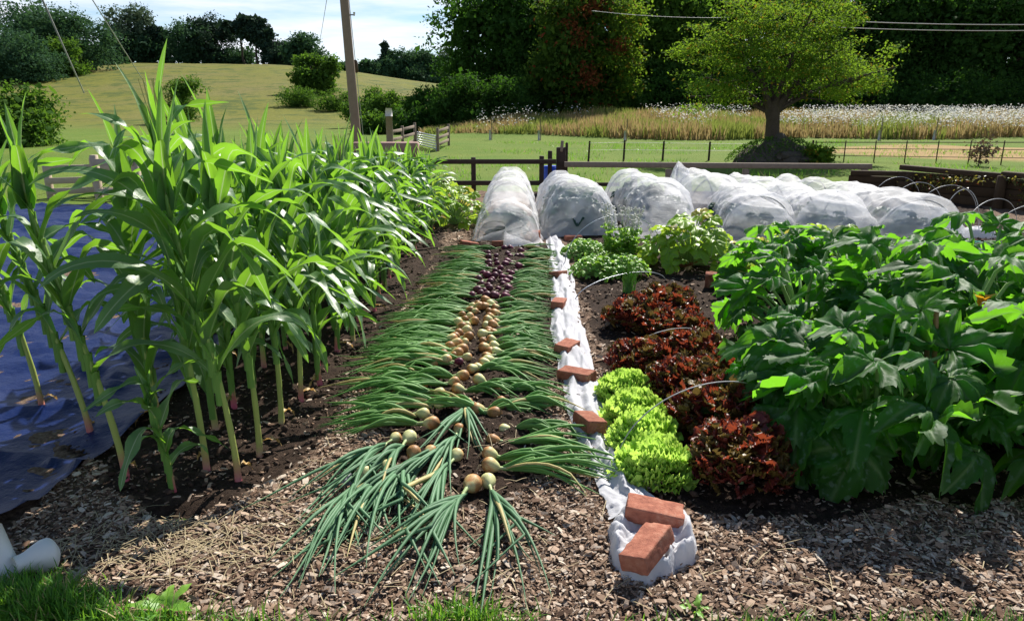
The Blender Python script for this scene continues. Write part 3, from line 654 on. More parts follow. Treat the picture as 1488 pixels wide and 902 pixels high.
PT_ = [palmate((.36, .30, .40, .33, .38)[s_], .12, 131, 7, (.2, .45, .7, .3, .55)[s_], s_, wob=(.05, .09, .07, .1, .06)[s_]) for s_ in (0, 1, 2, 3, 4)] + [palmate((.42, .36, .45, .34)[s_ - 5], .13, 131, 7, (.1, .6, .35, .5)[s_ - 5], s_, wob=.10, nl=(5, 7, 5, 7)[s_ - 5]) for s_ in (5, 6, 7, 8)]
RD_ = [palmate(.18, .05, 61, 6, .3, s_) for s_ in range(3)]
BR_ = [palmate(.15, .08, 41, 5, .5, s_, wob=.12) for s_ in range(3)]
def leafy(root, n, hh, spread, leaf, mat, tmpl, pet=True, flowers=0, inner=.25, prad=.011, zmin=.25, up=False):
    lf, pm = MB(), MB()
    for i in range(n):
        f = (i + .5) / n; yaw = i * 2.39996 + random.uniform(-.3, .3); rr = inner + (1 - inner) * math.sqrt(f)
        zz = hh * (1 - (1 - zmin) * rr ** 2.2) * random.uniform(.85, 1.08); R_ = spread * rr
        tip = np.array((cos(yaw) * R_, sin(yaw) * R_, zz))
        if pet: pm.tube([(0, 0, .02), tip * (.35, .35, .62), tip * (.72, .72, .93), tip], [prad * 1.25, prad, prad * .85, prad * .6], 6)
        pitch = (random.uniform(-.95, .15) if up else random.uniform(-.75, .35)) + .85 * rr ** (3.5 if up else 2)
        place_grid(lf, tmpl[i % len(tmpl)], tip - np.array((cos(yaw), sin(yaw), 0)) * leaf * .1, rmat(yaw + random.uniform(-.7, .7), pitch, random.uniform(-.6, .6)), leaf * random.uniform(.6, 1.2))
    if pet: pm.build('stem', M['petiole'], root)
    lf.build('foliage', mat, root)
    for k in range(flowers):
        a = random.uniform(3.6, 5.6); fl = MB(); p = np.array((cos(a) * spread * .4, sin(a) * spread * .4, hh * random.uniform(.35, .6)))
        flower(fl, p); fl.build('flower', M['flower'], root)
def flower(fl, p, s=.062):
    for j in range(5):
        b = j * 1.2566; ribbon(fl, p, b, s * 1.5, s * .75, .25, 1.5, fold=.3, wav=.004, n=8, side=5, tipw=.5)
COUR = [(1265, 672, 14, .64, .44, .40, 'courgette plant left of the bamboo canes, frontmost with huge dark hanging leaves'),
        (1195, 640, 11, .58, .46, .36, 'courgette plant with shaded leaves reaching the near red lettuces'),
        (1520, 672, 14, .64, .46, .42, 'courgette plant at the right photo edge with dusty grey lower leaves'),
        (1160, 520, 15, .70, .46, .34, 'courgette plant with pointed bright leaves behind the red lettuces'),
        (1375, 580, 15, .82, .46, .36, 'courgette plant behind the bamboo canes with an orange star-shaped flower'),
        (1290, 540, 16, .80, .50, .36, 'courgette plant in the middle of the patch with serrated sunlit leaves'),
        (1420, 500, 16, .82, .54, .38, 'courgette plant at the back right whose top leaf stands before the hose'),
        (1130, 430, 13, .56, .46, .33, 'courgette plant at the back left of the patch beside the marrow'),
        (1230, 440, 14, .56, .5, .33, 'courgette plant at the back of the patch in front of the netted tunnels'),
        (1560, 560, 16, .82, .55, .4, 'courgette plant mostly outside the right photo edge')]
for px, py, n, h, sp, lf_, lab in COUR:
    r = thing('courgette_plant', G(px, py), lab, 'courgette plant', 'courgette plants in the right bed', random.uniform(0, 6.28)); leafy(r, int(n * 2.1) + 6, h * 1.06, sp, lf_ * .90, M['squash'], PT_, flowers=0, zmin=.3, up=True)
    r.rotation_euler.z = 0
    if px == 1375:
        for q in range(2):
            fl = MB(); flower(fl, np.array((-.10 - .20 * q, -.30 - .06 * (q % 2), .60 - .16 * q))); ff = fl.build('flower', M['flower'], r); sm = MB(); sm.tube([(-.10 - .20 * q, -.30 - .06 * (q % 2), .60 - .16 * q), (-.10 - .20 * q, -.30 - .06 * (q % 2), .64 - .16 * q)], [.009, .012], 7); sm.build('stamen', M['tassel'], ff)
for px, py, n, h, sp, lf_, lab, tm, mt in (
    (1003, 388, 62, .50, .48, .21, 'yellowish green marrow plant in front of the netted tunnels', RD_, 'squash_lime'),
    (1145, 392, 30, .40, .5, .18, 'low lime green squash foliage at the top of the courgette patch', RD_, 'squash_lime'),
    (1215, 378, 30, .34, .5, .18, 'trailing lime green squash foliage beneath the netted tunnel end', RD_, 'squash_lime'),
    (662, 328, 60, .52, .50, .18, 'bright green low squash plant between the corn and the first netted tunnel', RD_, 'squash_lime'),
    (632, 306, 44, .55, .5, .18, 'bright green squash foliage by the dark fence behind the corn', RD_, 'squash_lime')):
    r = thing('squash_plant', G(px, py), lab, 'squash plant'); leafy(r, n, h, sp, lf_, M[mt], tm, prad=.007, zmin=.15, inner=.1)
# herbs
for px, py, lab in ((868, 404, 'flat green parsley clump nearest the bare soil beside the white fleece'), (850, 376, 'bright green parsley clump by the far end of the white fleece'), (905, 402, 'green parsley clump under the flowering coriander')):
  r = thing('parsley_clump', G(px, py), lab, 'herb', 'parsley clumps')
  leafy(r, 170, .20, .26, .065, M['parsley'], [palmate(.5, .1, 25, 4, .3, 1, nl=3)], prad=.003, zmin=.3, inner=.02)
r = thing('coriander_plant', G(905, 385), 'airy coriander gone to flower with tiny white heads', 'herb')
st, lf = MB(), MB()
for k in range(26):
    a = random.random() * 6.28; s_ = random.uniform(.05, .3); h_ = random.uniform(.3, .62); b = np.array((cos(a) * s_ * .6, sin(a) * s_ * .5, 0)); tp = np.array((cos(a) * s_, sin(a) * s_, h_))
    st.tube([b, (b + tp) / 2 + (0, 0, .03), tp], [.0035, .0028, .0018], 5)
    fl = MB()
    for j in range(6):
        w_ = tp + rng.normal(0, .028, 3) * (1, 1, .4) + (0, 0, .03); fl.tube([tp - (0, 0, .05), w_], [.0014, .001], 4)
        for q in range(4): fl.box(w_ + rng.normal(0, .004, 3), (.012, .012, .005), rng.normal(0, .5, 3))
    fl.build('flower_head', M['white_petal'], r)
    for j in range(12): place_grid(lf, OT[j % 6], b + (tp - b) * random.uniform(.15, .75), rmat(random.random() * 6.28, random.uniform(-.6, .5), 0), random.uniform(.035, .08))
st.build('stem', M['stem'], r); lf.build('foliage', M['parsley'], r)
r = thing('chive_clump', G(914, 428), 'upright tuft of bright thin chives in bare soil before the red lettuces', 'herb'); mb = MB()
for k in range(70):
    a = random.random() * 6.28; l_ = random.uniform(.12, .34); s_ = random.uniform(.0, .11); b = rng.normal(0, .02, 2)
    mb.tube([(b[0], b[1], 0), (b[0] + cos(a) * s_ * .3, b[1] + sin(a) * s_ * .3, l_ * .6), (b[0] + cos(a) * s_, b[1] + sin(a) * s_, l_)], [.003, .0026, .0006], 5)
mb.build('foliage', M['chive'], r)
# dandelion weeds on the front lawn edge
for px, py, n, l_, lab in ((240, 895, 7, .13, 'broad-leaved dandelion weed at the bottom left edge of the mulch'), (1008, 893, 5, .07, 'small green seedling weed at the bottom edge below the crumpled fleece')):
    r = thing('weed', G(px, py), lab, 'weed'); mb = MB()
    for k in range(n): ribbon(mb, (0, 0, .01), k * 2.4, l_ * random.uniform(.7, 1.1), l_ * .38, .75, 1.75, fold=.25, wav=.006, n=9, tipw=.45)
    mb.build('foliage', M['parsley'], r)
# ================================================================== BRICKS AND FLEECE
def brick_mesh(seed, size=(.205, .098, .062)):
    bm = bmesh.new(); bmesh.ops.create_cube(bm, size=1)
    for v in bm.verts: v.co = Vector([v.co[i] * size[i] for i in range(3)])
    bmesh.ops.bevel(bm, geom=bm.edges[:], offset=.0055, segments=2, affect='EDGES', profile=.6)
    bmesh.ops.subdivide_edges(bm, edges=[e for e in bm.edges if e.calc_length() > .03], cuts=9, use_grid_fill=True)
    bm.verts.index_update(); V = np.array([v.co for v in bm.verts])
    d = fbm(V[:, 0] * 30, V[:, 1] * 30, V[:, 2] * 30, seed, 4)[:, None] * .0036
    cr = np.abs(vn(V[:, 0] * 17, V[:, 1] * 17, V[:, 2] * 17, seed + 5)); d = d - (np.clip(.10 - cr, 0, 1) * .035)[:, None]
    n = np.linalg.norm(V / np.array(size), axis=1, keepdims=True); V2 = V + V / np.linalg.norm(V, axis=1, keepdims=True) * d
    for v, c in zip(bm.verts, V2): v.co = c
    me = bpy.data.meshes.new('brick'); bm.to_mesh(me); bm.free(); me.materials.append(M['brick'])
    for p in me.polygons: p.use_smooth = True
    return me
BM = [brick_mesh(s_) for s_ in (1, 2, 3)]
def brick(px, py, zc, rot, lab, k, grp='bricks weighing down the fleece'):
    o = bpy.data.objects.new('brick', BM[k % 3]); COL.objects.link(o); o.location = G(px, py, zc); o.rotation_euler = [R(a) for a in rot]
    return tag(o, lab, 'brick', grp)
brick(951, 744, .085, (4, 6, -14), 'orange brick lying crosswise behind the frontmost brick on the fleece', 0)
brick(940, 795, .10, (-14, -6, 54), 'frontmost orange brick tilted in the crumpled end of the white fleece', 1)
brick(857, 613, .075, (8, 8, 105), 'brick lying end-on beside the green lettuces, third from the front on the fleece', 2)
brick(838, 545, .065, (2, -4, -38), 'pale topped brick on the fleece level with the backmost green lettuce', 0)
brick(824, 504, .06, (5, 4, 64), 'brick half covered by onion tops on the fleece', 1)
brick(812, 441, .06, (3, 4, 78), 'dark red brick with two holes standing out on the fleece', 2)
brick(811, 399, .055, (-10, 8, 62), 'small looking brick near the far end of the fleece', 0)
brick(728, 354, .06, (-8, 0, 2), 'brown brick holding the front hem of the first netted tunnel', 1, 'bricks at the netted tunnels')
brick(682, 355, .045, (0, 12, 20), 'shadowed brick beside the left corner of the first netted tunnel', 2, 'bricks at the netted tunnels')
brick(779, 347, .05, (0, 70, 80), 'brick on edge at the right side of the first netted tunnel', 0, 'bricks at the netted tunnels')
brick(833, 346, .04, (0, 0, 10), 'brick showing through the net of the second tunnel', 1, 'bricks at the netted tunnels')
brick(1374, 344, .04, (6, 0, 5), 'brown brick on the hem of the far right netted tunnel', 2, 'bricks at the netted tunnels')
brick(1253, 344, .03, (0, 0, 40), 'brick at the corner of the fifth netted tunnel beside the white hem', 0, 'bricks at the netted tunnels')
brick(1000, 384, .03, (0, 0, 15), 'terracotta coloured brick beneath the yellowish marrow plant', 1, 'bricks at the netted tunnels')
brick(1033, 412, .05, (0, 75, 70), 'red brick on edge shaded by the courgette leaves', 2, 'bricks at the netted tunnels')

rows = [(793, 816, 352), (797, 826, 378), (799, 832, 405), (800, 838, 440), (802, 846, 480), (808, 856, 515), (816, 866, 560), (823, 878, 605), (834, 893, 640), (850, 898, 670), (863, 930, 705), (878, 952, 735), (888, 990, 765)]
ry = np.array([r_[2] for r_ in rows]); Lp = np.array([G(r_[0], r_[2])[:2] for r_ in rows]); Rp = np.array([G(r_[1], r_[2])[:2] for r_ in rows])
n, m_ = 260, 30; t = np.linspace(0, 1, n); ti = np.linspace(0, 1, len(rows)); u = np.linspace(0, 1, m_)
Ls = np.stack([np.interp(t, ti, Lp[:, k]) for k in (0, 1)], 1); Rs = np.stack([np.interp(t, ti, Rp[:, k]) for k in (0, 1)], 1)
ej = .008 * fbm(t * 40, t * 0, s=60); ek = .010 * fbm(t * 37, t * 0 + 7, s=61)
Ls[:, 0] += ej; Rs[:, 0] += ek
XY = Ls[:, None] * (1 - u)[None, :, None] + Rs[:, None] * u[None, :, None]
al = np.concatenate([[0], np.cumsum(np.linalg.norm(np.diff((Ls + Rs) / 2, axis=0), axis=1))])
A, U = np.meshgrid(al, u, indexing='ij')
edge = np.minimum(U, 1 - U) * 2
wr = 1 - np.abs(fbm(U * 3.0 + .4 * vn(A * 3, U), A * 2.2, s=70, o=3)); wr2 = 1 - np.abs(fbm(U * 6 + A * 1.2, A * 2.4 - U, s=75, o=2))
Z = .030 + .012 * np.sin(U * 14 + 2 * vn(A * 2, U * 0, s=88)) * np.minimum(1, edge * 2) + (.022 * wr ** 2 + .008 * wr2 ** 2 + .022 * np.sin(U * pi)) * np.minimum(1, edge * 2.5 + .15) + .006 * fbm(U * 9, A * 14, s=80)
P = np.concatenate([XY, Z[..., None]], -1); P[..., 0] += .008 * fbm(A * 3, U * 2, s=81)
fr = thing('fleece_strip', G(850, 600), 'long crumpled white fleece strip laid along the bed and held down with bricks', 'garden fleece')
b0 = np.array(fr.location)
mb = MB(); mb.grid(P - b0); mb.build('sheet', M['fleece'], fr)
# crumpled end bunched round the frontmost brick
nr, na = 26, 90; q = np.linspace(0, 1, nr)[:, None]; an = np.linspace(0, 2 * pi, na + 1)[None, :-1]
c = G(946, 803); outl = [(884, 800), (886, 826), (902, 848), (941, 866), (955, 850), (985, 834), (1006, 826), (1010, 788), (998, 764), (960, 752), (920, 748), (893, 768)]
op = np.array([G(*p_)[:2] for p_ in outl]) - c[:2]; oa = np.arctan2(op[:, 1], op[:, 0]) % (2 * pi); od = np.linalg.norm(op, axis=1); k_ = np.argsort(oa)
rad = np.interp(an[0], np.concatenate([oa[k_] - 2 * pi, oa[k_], oa[k_] + 2 * pi]), np.tile(od[k_], 3))[None]
ca, sa = np.cos(an), np.sin(an)
rid = 1 - np.abs(fbm(ca * 2.5 + q * .8, sa * 2.5, q * 1.5, 90, 3))
prof = .05 * np.exp(-((q - .78) / .16) ** 2) + .03 * np.exp(-((q - .4) / .3) ** 2)
Zc = .02 + prof * (.55 + .9 * rid) + .016 * fbm(ca * 5 * q, sa * 5 * q, s=93) * q; Zc = Zc * np.clip((1 - q) * 9 + .1, 0, 1) + .004
rr = q * rad * (1 + .06 * fbm(ca * 4, sa * 4, q * 3, 95)) ; P = np.stack([c[0] + rr * ca, c[1] + rr * sa, Zc + 0 * rr], -1)
mb = MB(); mb.grid(P - b0, close=True); mb.build('bunched_end', M['fleece'], fr)
# ================================================================== NETTED TUNNELS
def smoothline(P, n):
    P = np.asarray(P, float); t = np.linspace(0, len(P) - 1, n); i = np.clip(t.astype(int), 0, len(P) - 2); f = (t - i)[:, None]
    Q = np.vstack([2 * P[0] - P[1], P, 2 * P[-1] - P[-2]]); p0, p1, p2, p3 = Q[i], Q[i + 1], Q[i + 2], Q[i + 3]
    return .5 * (2 * p1 + (p2 - p0) * f + (2 * p0 - 5 * p1 + 4 * p2 - p3) * f ** 2 + (3 * p1 - p0 - 3 * p2 + p3) * f ** 3), t
def tunnel(hoops, end, label, seed, sag=.13, endoff=.16):
    H_ = np.array([[*G(px, py, h)[:2], h, w] for px, py, h, w in hoops])
    e = G(*end); d = H_[0, :2] - H_[1, :2]; d /= np.linalg.norm(d); back = np.array([*(H_[0, :2] + d * .22), H_[0, 2] * .10, H_[0, 3] * .8])
    fr_ = np.array([*(e[:2] + 0), .035, H_[-1, 3] * .96]); K = np.vstack([back, H_, fr_])
    root = thing('netted_tunnel', (*H_.mean(0)[:2], 0), label, 'garden tunnel', 'white netted tunnels over the brassica beds'); b0 = np.array(root.location)
    n = (len(K) - 1) * 26 + 1; C, t = smoothline(K, n)
    C[:, 2] = np.clip(C[:, 2], .03, None)
    fsec = t - np.floor(t); mid = (t > 1) & (t < len(K) - 2)
    C[:, 2] *= np.where(mid, 1 - sag * np.sin(pi * fsec) ** 2 * (.7 + .6 * vn(t, t * 0, s=seed)), 1)
    T = np.gradient(C[:, :2], axis=0); T /= np.linalg.norm(T, axis=1, keepdims=True) + 1e-9; Nn = np.stack([T[:, 1], -T[:, 0]], 1)
    th_ = np.linspace(0, pi, 80); cx_ = np.sign(np.cos(th_)) * np.abs(np.cos(th_)) ** .82; sz_ = np.sin(th_) ** .86
    al_ = np.concatenate([[0], np.cumsum(np.linalg.norm(np.diff(C[:, :2], axis=0), axis=1))])
    A, TH = np.meshgrid(al_, th_, indexing='ij')
    rid = 1 - np.abs(fbm(A * 3.2 + .5 * np.cos(TH) * 1.5, TH * 1.1 + A * .6, s=seed, o=3)); rid2 = 1 - np.abs(fbm(A * 9 + TH * .8, TH * 1.1 - A * 1.0, s=seed + 4, o=2))
    rid3 = 1 - np.abs(fbm(A * 20 - TH * 1.2, TH * 2.2 + A * 2, s=seed + 6, o=2)); dsp = .022 * (rid ** 4 - .3) + .016 * (rid2 ** 4 - .3) + .008 * (rid3 ** 3 - .4) - .05 * np.clip(fbm(A * 1.7, TH * 1.5, s=seed + 8), 0, 1); dsp *= np.minimum(1, C[:, 2:3] / .3)
    w = C[:, 3:4] / 2 + dsp; h = C[:, 2:3] + dsp * .8
    skirt = .06 * np.exp(-(np.sin(TH) / .10) ** 2) * (.6 + .6 * fbm(A * 6, TH * 0 + (TH > 1.5), s=seed + 11))
    off = cx_[None] * w + np.sign(np.cos(TH)) * skirt
    P = np.stack([C[:, 0:1] + Nn[:, 0:1] * off, C[:, 1:2] + Nn[:, 1:2] * off, .012 + sz_[None] * np.maximum(h, .02)], -1)
    mb = MB(); mb.grid(P - b0); mb.build('cover', M['net'], root)
    for x, y, h_, w_ in H_:
        hp = MB(); i = np.argmin(np.hypot(C[:, 0] - x, C[:, 1] - y)); nn = Nn[i]; a = np.linspace(0, pi, 24)
        hp.tube(np.stack([x + nn[0] * np.cos(a) * w_ * .46, y + nn[1] * np.cos(a) * w_ * .46, np.sin(a) * (h_ - .035)], 1) - b0, .008, 6); hp.build('hoop', M['hoop'], root)
    return H_
TUN = [
 ([(742, 244, .62, .70), (741, 250, .62, .74), (739, 262, .60, .76), (737, 300, .42, .76)], (733, 356), 'first netted tunnel from the left, standing alone behind the red onions', .05),
 ([(814, 250, .62, .76), (824, 256, .60, .82), (842, 266, .63, .92)], (851, 348), 'second netted tunnel, with dark kale showing through its front beside the parsley', .10),
 ([(912, 247, .64, .80), (935, 253, .62, .84), (962, 261, .63, .92)], (966, 352), 'third netted tunnel, partly behind the yellowish marrow plant', .10),
 ([(985, 237, .70, .74), (1010, 247, .60, .84), (1042, 253, .61, .92), (1082, 268, .54, .9), (1106, 281, .55, .92)], (1106, 344), 'fourth netted tunnel, with the highest pointed hump at its far end', .10),
 ([(1076, 252, .56, .8), (1110, 258, .56, .85), (1150, 267, .55, .88), (1185, 274, .55, .92), (1216, 281, .56, 1.0)], (1220, 342), 'fifth netted tunnel, with a wide greenish round front face', .14),
 ([(1140, 255, .52, .8), (1185, 259, .52, .8), (1238, 262, .54, .86), (1292, 273, .55, .95), (1340, 286, .56, 1.06)], (1338, 352), 'sixth netted tunnel at the far right, ending in a domed hump with holes', .16)]
kp = []
for k in range(3):
    r = thing('kale_plant', (0, 0, 0), 'dark kale plant growing under the white netting and only dimly seen', 'kale', 'kale plants under the netted tunnels'); leafy(r, 26, .46, .26, .22, M['kale'], BR_, prad=.008, zmin=.35, inner=.15); kp.append(r)
used = 0
for i, (hp, en, lab, sg) in enumerate(TUN):
    H_ = tunnel(hp, en, lab, 100 + i * 17, sg + .11)
    a, b = H_[-1, :2], H_[0, :2]; L = np.linalg.norm(b - a)
    for j in range(3 if i else 2):
        p = a + (b - a) / L * ((.02, .5, 1.1)[j] + (.3 if i == 0 else 0)); s_ = random.uniform(.9, 1.05) * (.72 if i in (0, 3, 4, 5) else 1.0); s_ = (s_ * 1.25, s_ * 1.1, s_ * 1.08)
        if used < 3: o = kp[used]; o.location = (*p, 0); o.scale = s_; used += 1
        else: dup(kp[(i + j) % 3], (*p, 0), random.random() * 6.28, s_)
# ================================================================== BARE WIRE HOOPS
def wire_hoop(pl, pt, pr, lab, r=.004, mat='galv', grp='bare hoops'):
    a, b = np.array(pl), np.array(pr); h = pt; mid = (a + b) / 2
    ang = np.linspace(0, pi, 32); P = mid + np.cos(ang)[:, None] * ((a - b) / 2) + np.sin(ang)[:, None] ** .9 * np.array((0, 0, h))
    mb = MB(); P[:, :2] += -mid[:2]; mb.tube(P, r, 6); o = mb.build('wire_hoop', M[mat], loc=(mid[0], mid[1], 0)); return tag(o, lab, 'hoop', grp)
def hoop_px(l, rt, pt, lab, **k):       # feet on the ground, apex pixel row pt
    a, b = G(*l), G(*rt); y = (a[1] + b[1]) / 2; h = D((l[0] + rt[0]) / 2, pt, y)[2]; return wire_hoop(a, h, b, lab, **k)
hoop_px((893, 690), (1148, 640), 556, 'near wire hoop arching over the green and red lettuces', r=.0027, mat='wire')
hoop_px((893, 548), (1048, 520), 478, 'far wire hoop arching over the red lettuces', r=.0027, mat='wire')
hoop_px((835, 440), (968, 412), 398, 'wire hoop over the bare soil behind the chives')
hoop_px((820, 392), (962, 375), 312, 'wire hoop in front of the second netted tunnel')
for l, r_, pt, lab in (((1262, 305), (1336, 300), 257, 'bare grey hoop furthest back beside the low wall'), ((1288, 316), (1368, 312), 265, 'second bare grey hoop from the back by the low wall'),
                       ((1325, 325), (1418, 320), 269, 'third bare grey hoop from the back behind the sixth tunnel'), ((1362, 345), (1420, 345), 275, 'upright bare hoop touching the end of the sixth tunnel'),
                       ((1395, 348), (1476, 333), 289, 'bare hoop standing in brown soil right of the sixth tunnel'), ((1440, 350), (1540, 345), 298, 'bare hoop cut by the right photo edge')):
    hoop_px(l, r_, pt, lab, r=.0042, mat='hoop', grp='bare hoops by the low wall')
# white bundle, hose, white hem scraps
def lump(name, mat, px, py, size, lab, cat, seed, grp=None):
    a = np.linspace(0, 2 * pi, 41)[:-1][None]; q = np.linspace(0, pi / 2, 14)[:, None]
    x = np.sin(q) * np.cos(a) ; y = np.sin(q) * np.sin(a); z = np.cos(q) + 0 * a; d = 1 + .28 * (1 - np.abs(fbm(x * 2, y * 2, z * 2, seed, 3)) - .5)
    P = np.stack([x * d * size[0], y * d * size[1], z * d * size[2] + .006], -1); mb = MB(); mb.grid(P, close=True); o = mb.build(name, M[mat], loc=G(px, py)); return tag(o, lab, cat, grp)
lump('folded_netting', 'fleece', 1420, 345, (.20, .16, .12), 'small bundle of white netting lying on soil right of the sixth tunnel', 'netting', 7)
lump('netting_hem', 'fleece', 1262, 347, (.12, .07, .035), 'white scrap of netting hem lying at the corner of the fifth tunnel', 'netting', 9)
lump('stone', 'stone', 941, 707, (.045, .03, .02), 'pale flat stone between the frontmost green lettuce and the bricks', 'stone', 3)
lump('plastic_scrap', 'fleece', 506, 706, (.045, .04, .045), 'small pale plastic scrap under the onion leaves at the front left', 'plastic scrap', 5)
mb = MB()
for k, dx in enumerate((0, .05, .09)):
    pts = [G(x, y + k * 1.5, .015) for x, y in ((1272, 360), (1320, 357), (1372, 353), (1420, 351), (1460, 353 + 3 * k), (1500, 351 + 2 * k), (1560, 352))]; C, _ = smoothline(pts, 50); mb.tube(C, .011, 6)
tag(mb.build('garden_hose', M['hose']), 'green garden hose lying in parallel runs on the soil behind the courgettes', 'hose')
# bamboo canes tied among the courgettes
for k, (px, py, tx, ty, lab) in enumerate(((1336, 662, 1352, 440, 'left bamboo cane of the tight pair among the courgettes'), (1352, 668, 1361, 441, 'right bamboo cane of the tight pair among the courgettes'), (1376, 640, 1378, 452, 'short bamboo cane just right of the tight pair'))):
    b = G(px, py); t_ = D(tx, ty, b[1] + .03); mb = MB(); n = 15; P = b + (t_ - b) * np.linspace(0, 1, n)[:, None]; P[0, 2] = -.05
    mb.tube(P - b, .0105 * (1 + .12 * (np.arange(n) % 3 == 0)), 8); tag(mb.build('bamboo_cane', M['bamboo'], loc=b), lab, 'cane', 'bamboo canes among the courgettes')
# twigs
for px, py, yaw, L, lab in ((358, 782, 2.0, .07, 'grey twig stub on the mulch left of the onion tops'), (352, 862, 1.9, .08, 'dark twig stub on the mulch at the bottom left')):
    mb = MB(); C = np.stack([np.linspace(-L / 2, L / 2, 6), .006 * np.sin(np.arange(6)), np.full(6, .022)], 1); mb.tube(C, [.009, .011, .010, .010, .008, .006], 7)
    o = tag(mb.build('twig', M['old_wood'], loc=G(px, py)), lab, 'twig'); o.rotation_euler.z = yaw
# ================================================================== TARPAULIN
TP = np.array([G(0, 787), G(150, 672), G(290, 555), G(400, 430), G(455, 345), G(475, 300)])[:, :2]
n = 170; t = np.linspace(0, 1, n); yy = np.linspace(TP[0, 1] - .25, TP[-1, 1], n); xr = np.interp(yy, TP[:, 1], TP[:, 0]); xr[:8] += np.linspace(-.12, 0, 8)
u = np.linspace(0, 1, 150) ** 1.25; X = xr[:, None] - u[None] * (4.5 + yy[:, None] * .6); Y = yy[:, None] + 0 * u[None]
wr = 1 - np.abs(fbm(X * 1.1 + Y * .5, Y * 1.8, s=130, o=4)); Z = .016 + .040 * wr ** 4 + .022 * np.abs(fbm(X * 3.2, Y * 2.2 + X, s=136, o=3)) + .02 * np.exp(-((X - xr[:, None]) / .05) ** 2)
X = X + .02 * fbm(Y * 4, X * 2, s=140)
mb = MB(); mb.grid(np.stack([X, Y, Z], -1)); tag(mb.build('tarpaulin', M['tarp']), 'wrinkled glossy navy blue tarpaulin spread on the ground beside the corn', 'tarpaulin')
# plain vessel standing in for an unidentified white object at the lower left
r = thing('plastic_vessel', G(30, 840), 'dirty white plastic vessel with a rounded snout lying on the grass at the lower left', 'plastic vessel'); b0 = np.array(r.location)
a_, b_ = D(20, 822, 2.06), D(86, 806, 2.16); a_[2] = max(a_[2], .06); b_[2] = .065
C, tt = smoothline([a_, a_ * .66 + b_ * .34, a_ * .33 + b_ * .67, b_], 16); s_ = np.linspace(0, 1, 16); rad = .030 + .026 * ss(.1, .7, s_); rad *= np.sqrt(np.clip((1.02 - s_) / .18, 0, 1))
mb = MB(); mb.tube(C - b0, rad, 16); mb.build('snout', M['white_plastic'], r)
mb = MB(); p0, p1 = D(-20, 770, 2.12), D(16, 845, 2.06); p2 = p1.copy(); p2[2] = .0; mb.tube(np.array([p0, (p0 + p1) / 2, p1, p2]) - b0, [.045, .043, .045, .05], 14); mb.build('body', M['white_plastic'], r)
# ================================================================== FENCES AROUND THE PLOT
def post(mb, p, h, w=.09, d=.09, rot=0, bev=.008): mb.box((p[0], p[1], p[2] + h / 2 - .1), (w, d, h + .2), (0, 0, rot), bev=bev)
def rail(mb, a, b, hgt, dep=.04, bev=.004):
    a, b = np.asarray(a), np.asarray(b); d = b - a; L = np.linalg.norm(d); mb.box((a + b) / 2, (L, dep, hgt), (0, -math.asin(d[2] / L), math.atan2(d[1], d[0])), bev=bev)
YF = 13.55
fr = thing('rail_fence', D(690, 280, YF) * (1, 1, 0), 'low dark two-rail timber fence behind the corn and the first netted tunnel', 'fence'); b0 = np.array(fr.location)
for px, top in ((588, 230), (688, 229), (787, 227), (490, 231), (392, 232)):
    p = D(px, 240, YF + .06); p[2] = 0; mb = MB(); post(mb, p - b0, D(px, top, YF)[2], .085, .085); mb.build('post', M['dark_wood'], fr)
for y in (235, 266):
    mb = MB(); rail(mb, D(300, y, YF) - b0, D(808, y + (0 if y > 250 else 0), YF) - b0, .085, .035); mb.build('rail', M['dark_wood'], fr)
g = thing('gate_post_cluster', D(812, 240, YF + .1) * (1, 1, 0), 'thick old gatepost with split grey top and a thin post tied beside it', 'gatepost'); b0 = np.array(g.location)
for px, top, w, mt, nm in ((815, 214, .17, 'dark_wood', 'post'), (799, 219, .08, 'dark_wood', 'side_post'), (823, 207, .05, 'dark_wood', 'side_post')):
    p = D(px, 240, YF + .2); p[2] = 0; mb = MB(); post(mb, p - b0, D(px, top, YF + .2)[2], w, w, bev=.015); pp = mb.build(nm, M[mt], g)
p = D(816, 240, YF + .12); p[2] = D(816, 206, YF + .12)[2] - .08; mb = MB(); mb.box(p - b0, (.05, .05, .2), (0, .1, .2), bev=.01); mb.build('split_top', M['old_wood'], g)
fr = thing('board_fence', D(1040, 280, YF) * (1, 1, 0), 'single thick weathered top board on short posts behind the netted tunnels', 'fence'); b0 = np.array(fr.location)
mb = MB(); rail(mb, D(820, 239, YF) - b0, D(1266, 242, YF) - b0, .095, .10, .008); mb.build('board', M['old_wood'], fr)
for px in (922, 972, 1084, 1256):
    p = D(px, 245, YF); p[2] = 0; mb = MB(); post(mb, p - b0, D(px, 246, YF)[2], .11, .09); mb.build('post', M['old_wood'], fr)
mb = MB(); rail(mb, D(824, 268, YF + .05) - b0, D(900, 268, YF + .05) - b0, .07, .03); mb.build('rail', M['dark_wood'], fr)
# timber retaining wall on the right
w = thing('timber_wall', D(1380, 300, 12) * (1, 1, 0), 'low dark timber sleeper wall with stepped top along the right side of the plot', 'wall'); b0 = np.array(w.location)
segs = [((1236, 251, 13.4), (1322, 253, 13.0)), ((1310, 243, 13.0), (1456, 256, 11.6)), ((1458, 253, 11.5), (1560, 262, 10.6))]
for k, (a, b) in enumerate(segs):
    a, b = D(*a), D(*b); mb = MB(); rail(mb, a - b0, b - b0, .085, .15, .01); mb.build('coping', M['sleeper'], w)
    for j in range(3):
        z = (a[2] + b[2]) / 2 - .05; hh = z / 3 - .006; mb = MB(); zc = hh / 2 + j * (z / 3)
        a2, b2 = a.copy(), b.copy(); a2[2] = b2[2] = zc; a2[1] += .03 + .012 * j; b2[1] += .03 + .012 * j; rail(mb, a2 - b0, b2 - b0, hh, .11, .008); mb.build('sleeper', M['sleeper'], w)
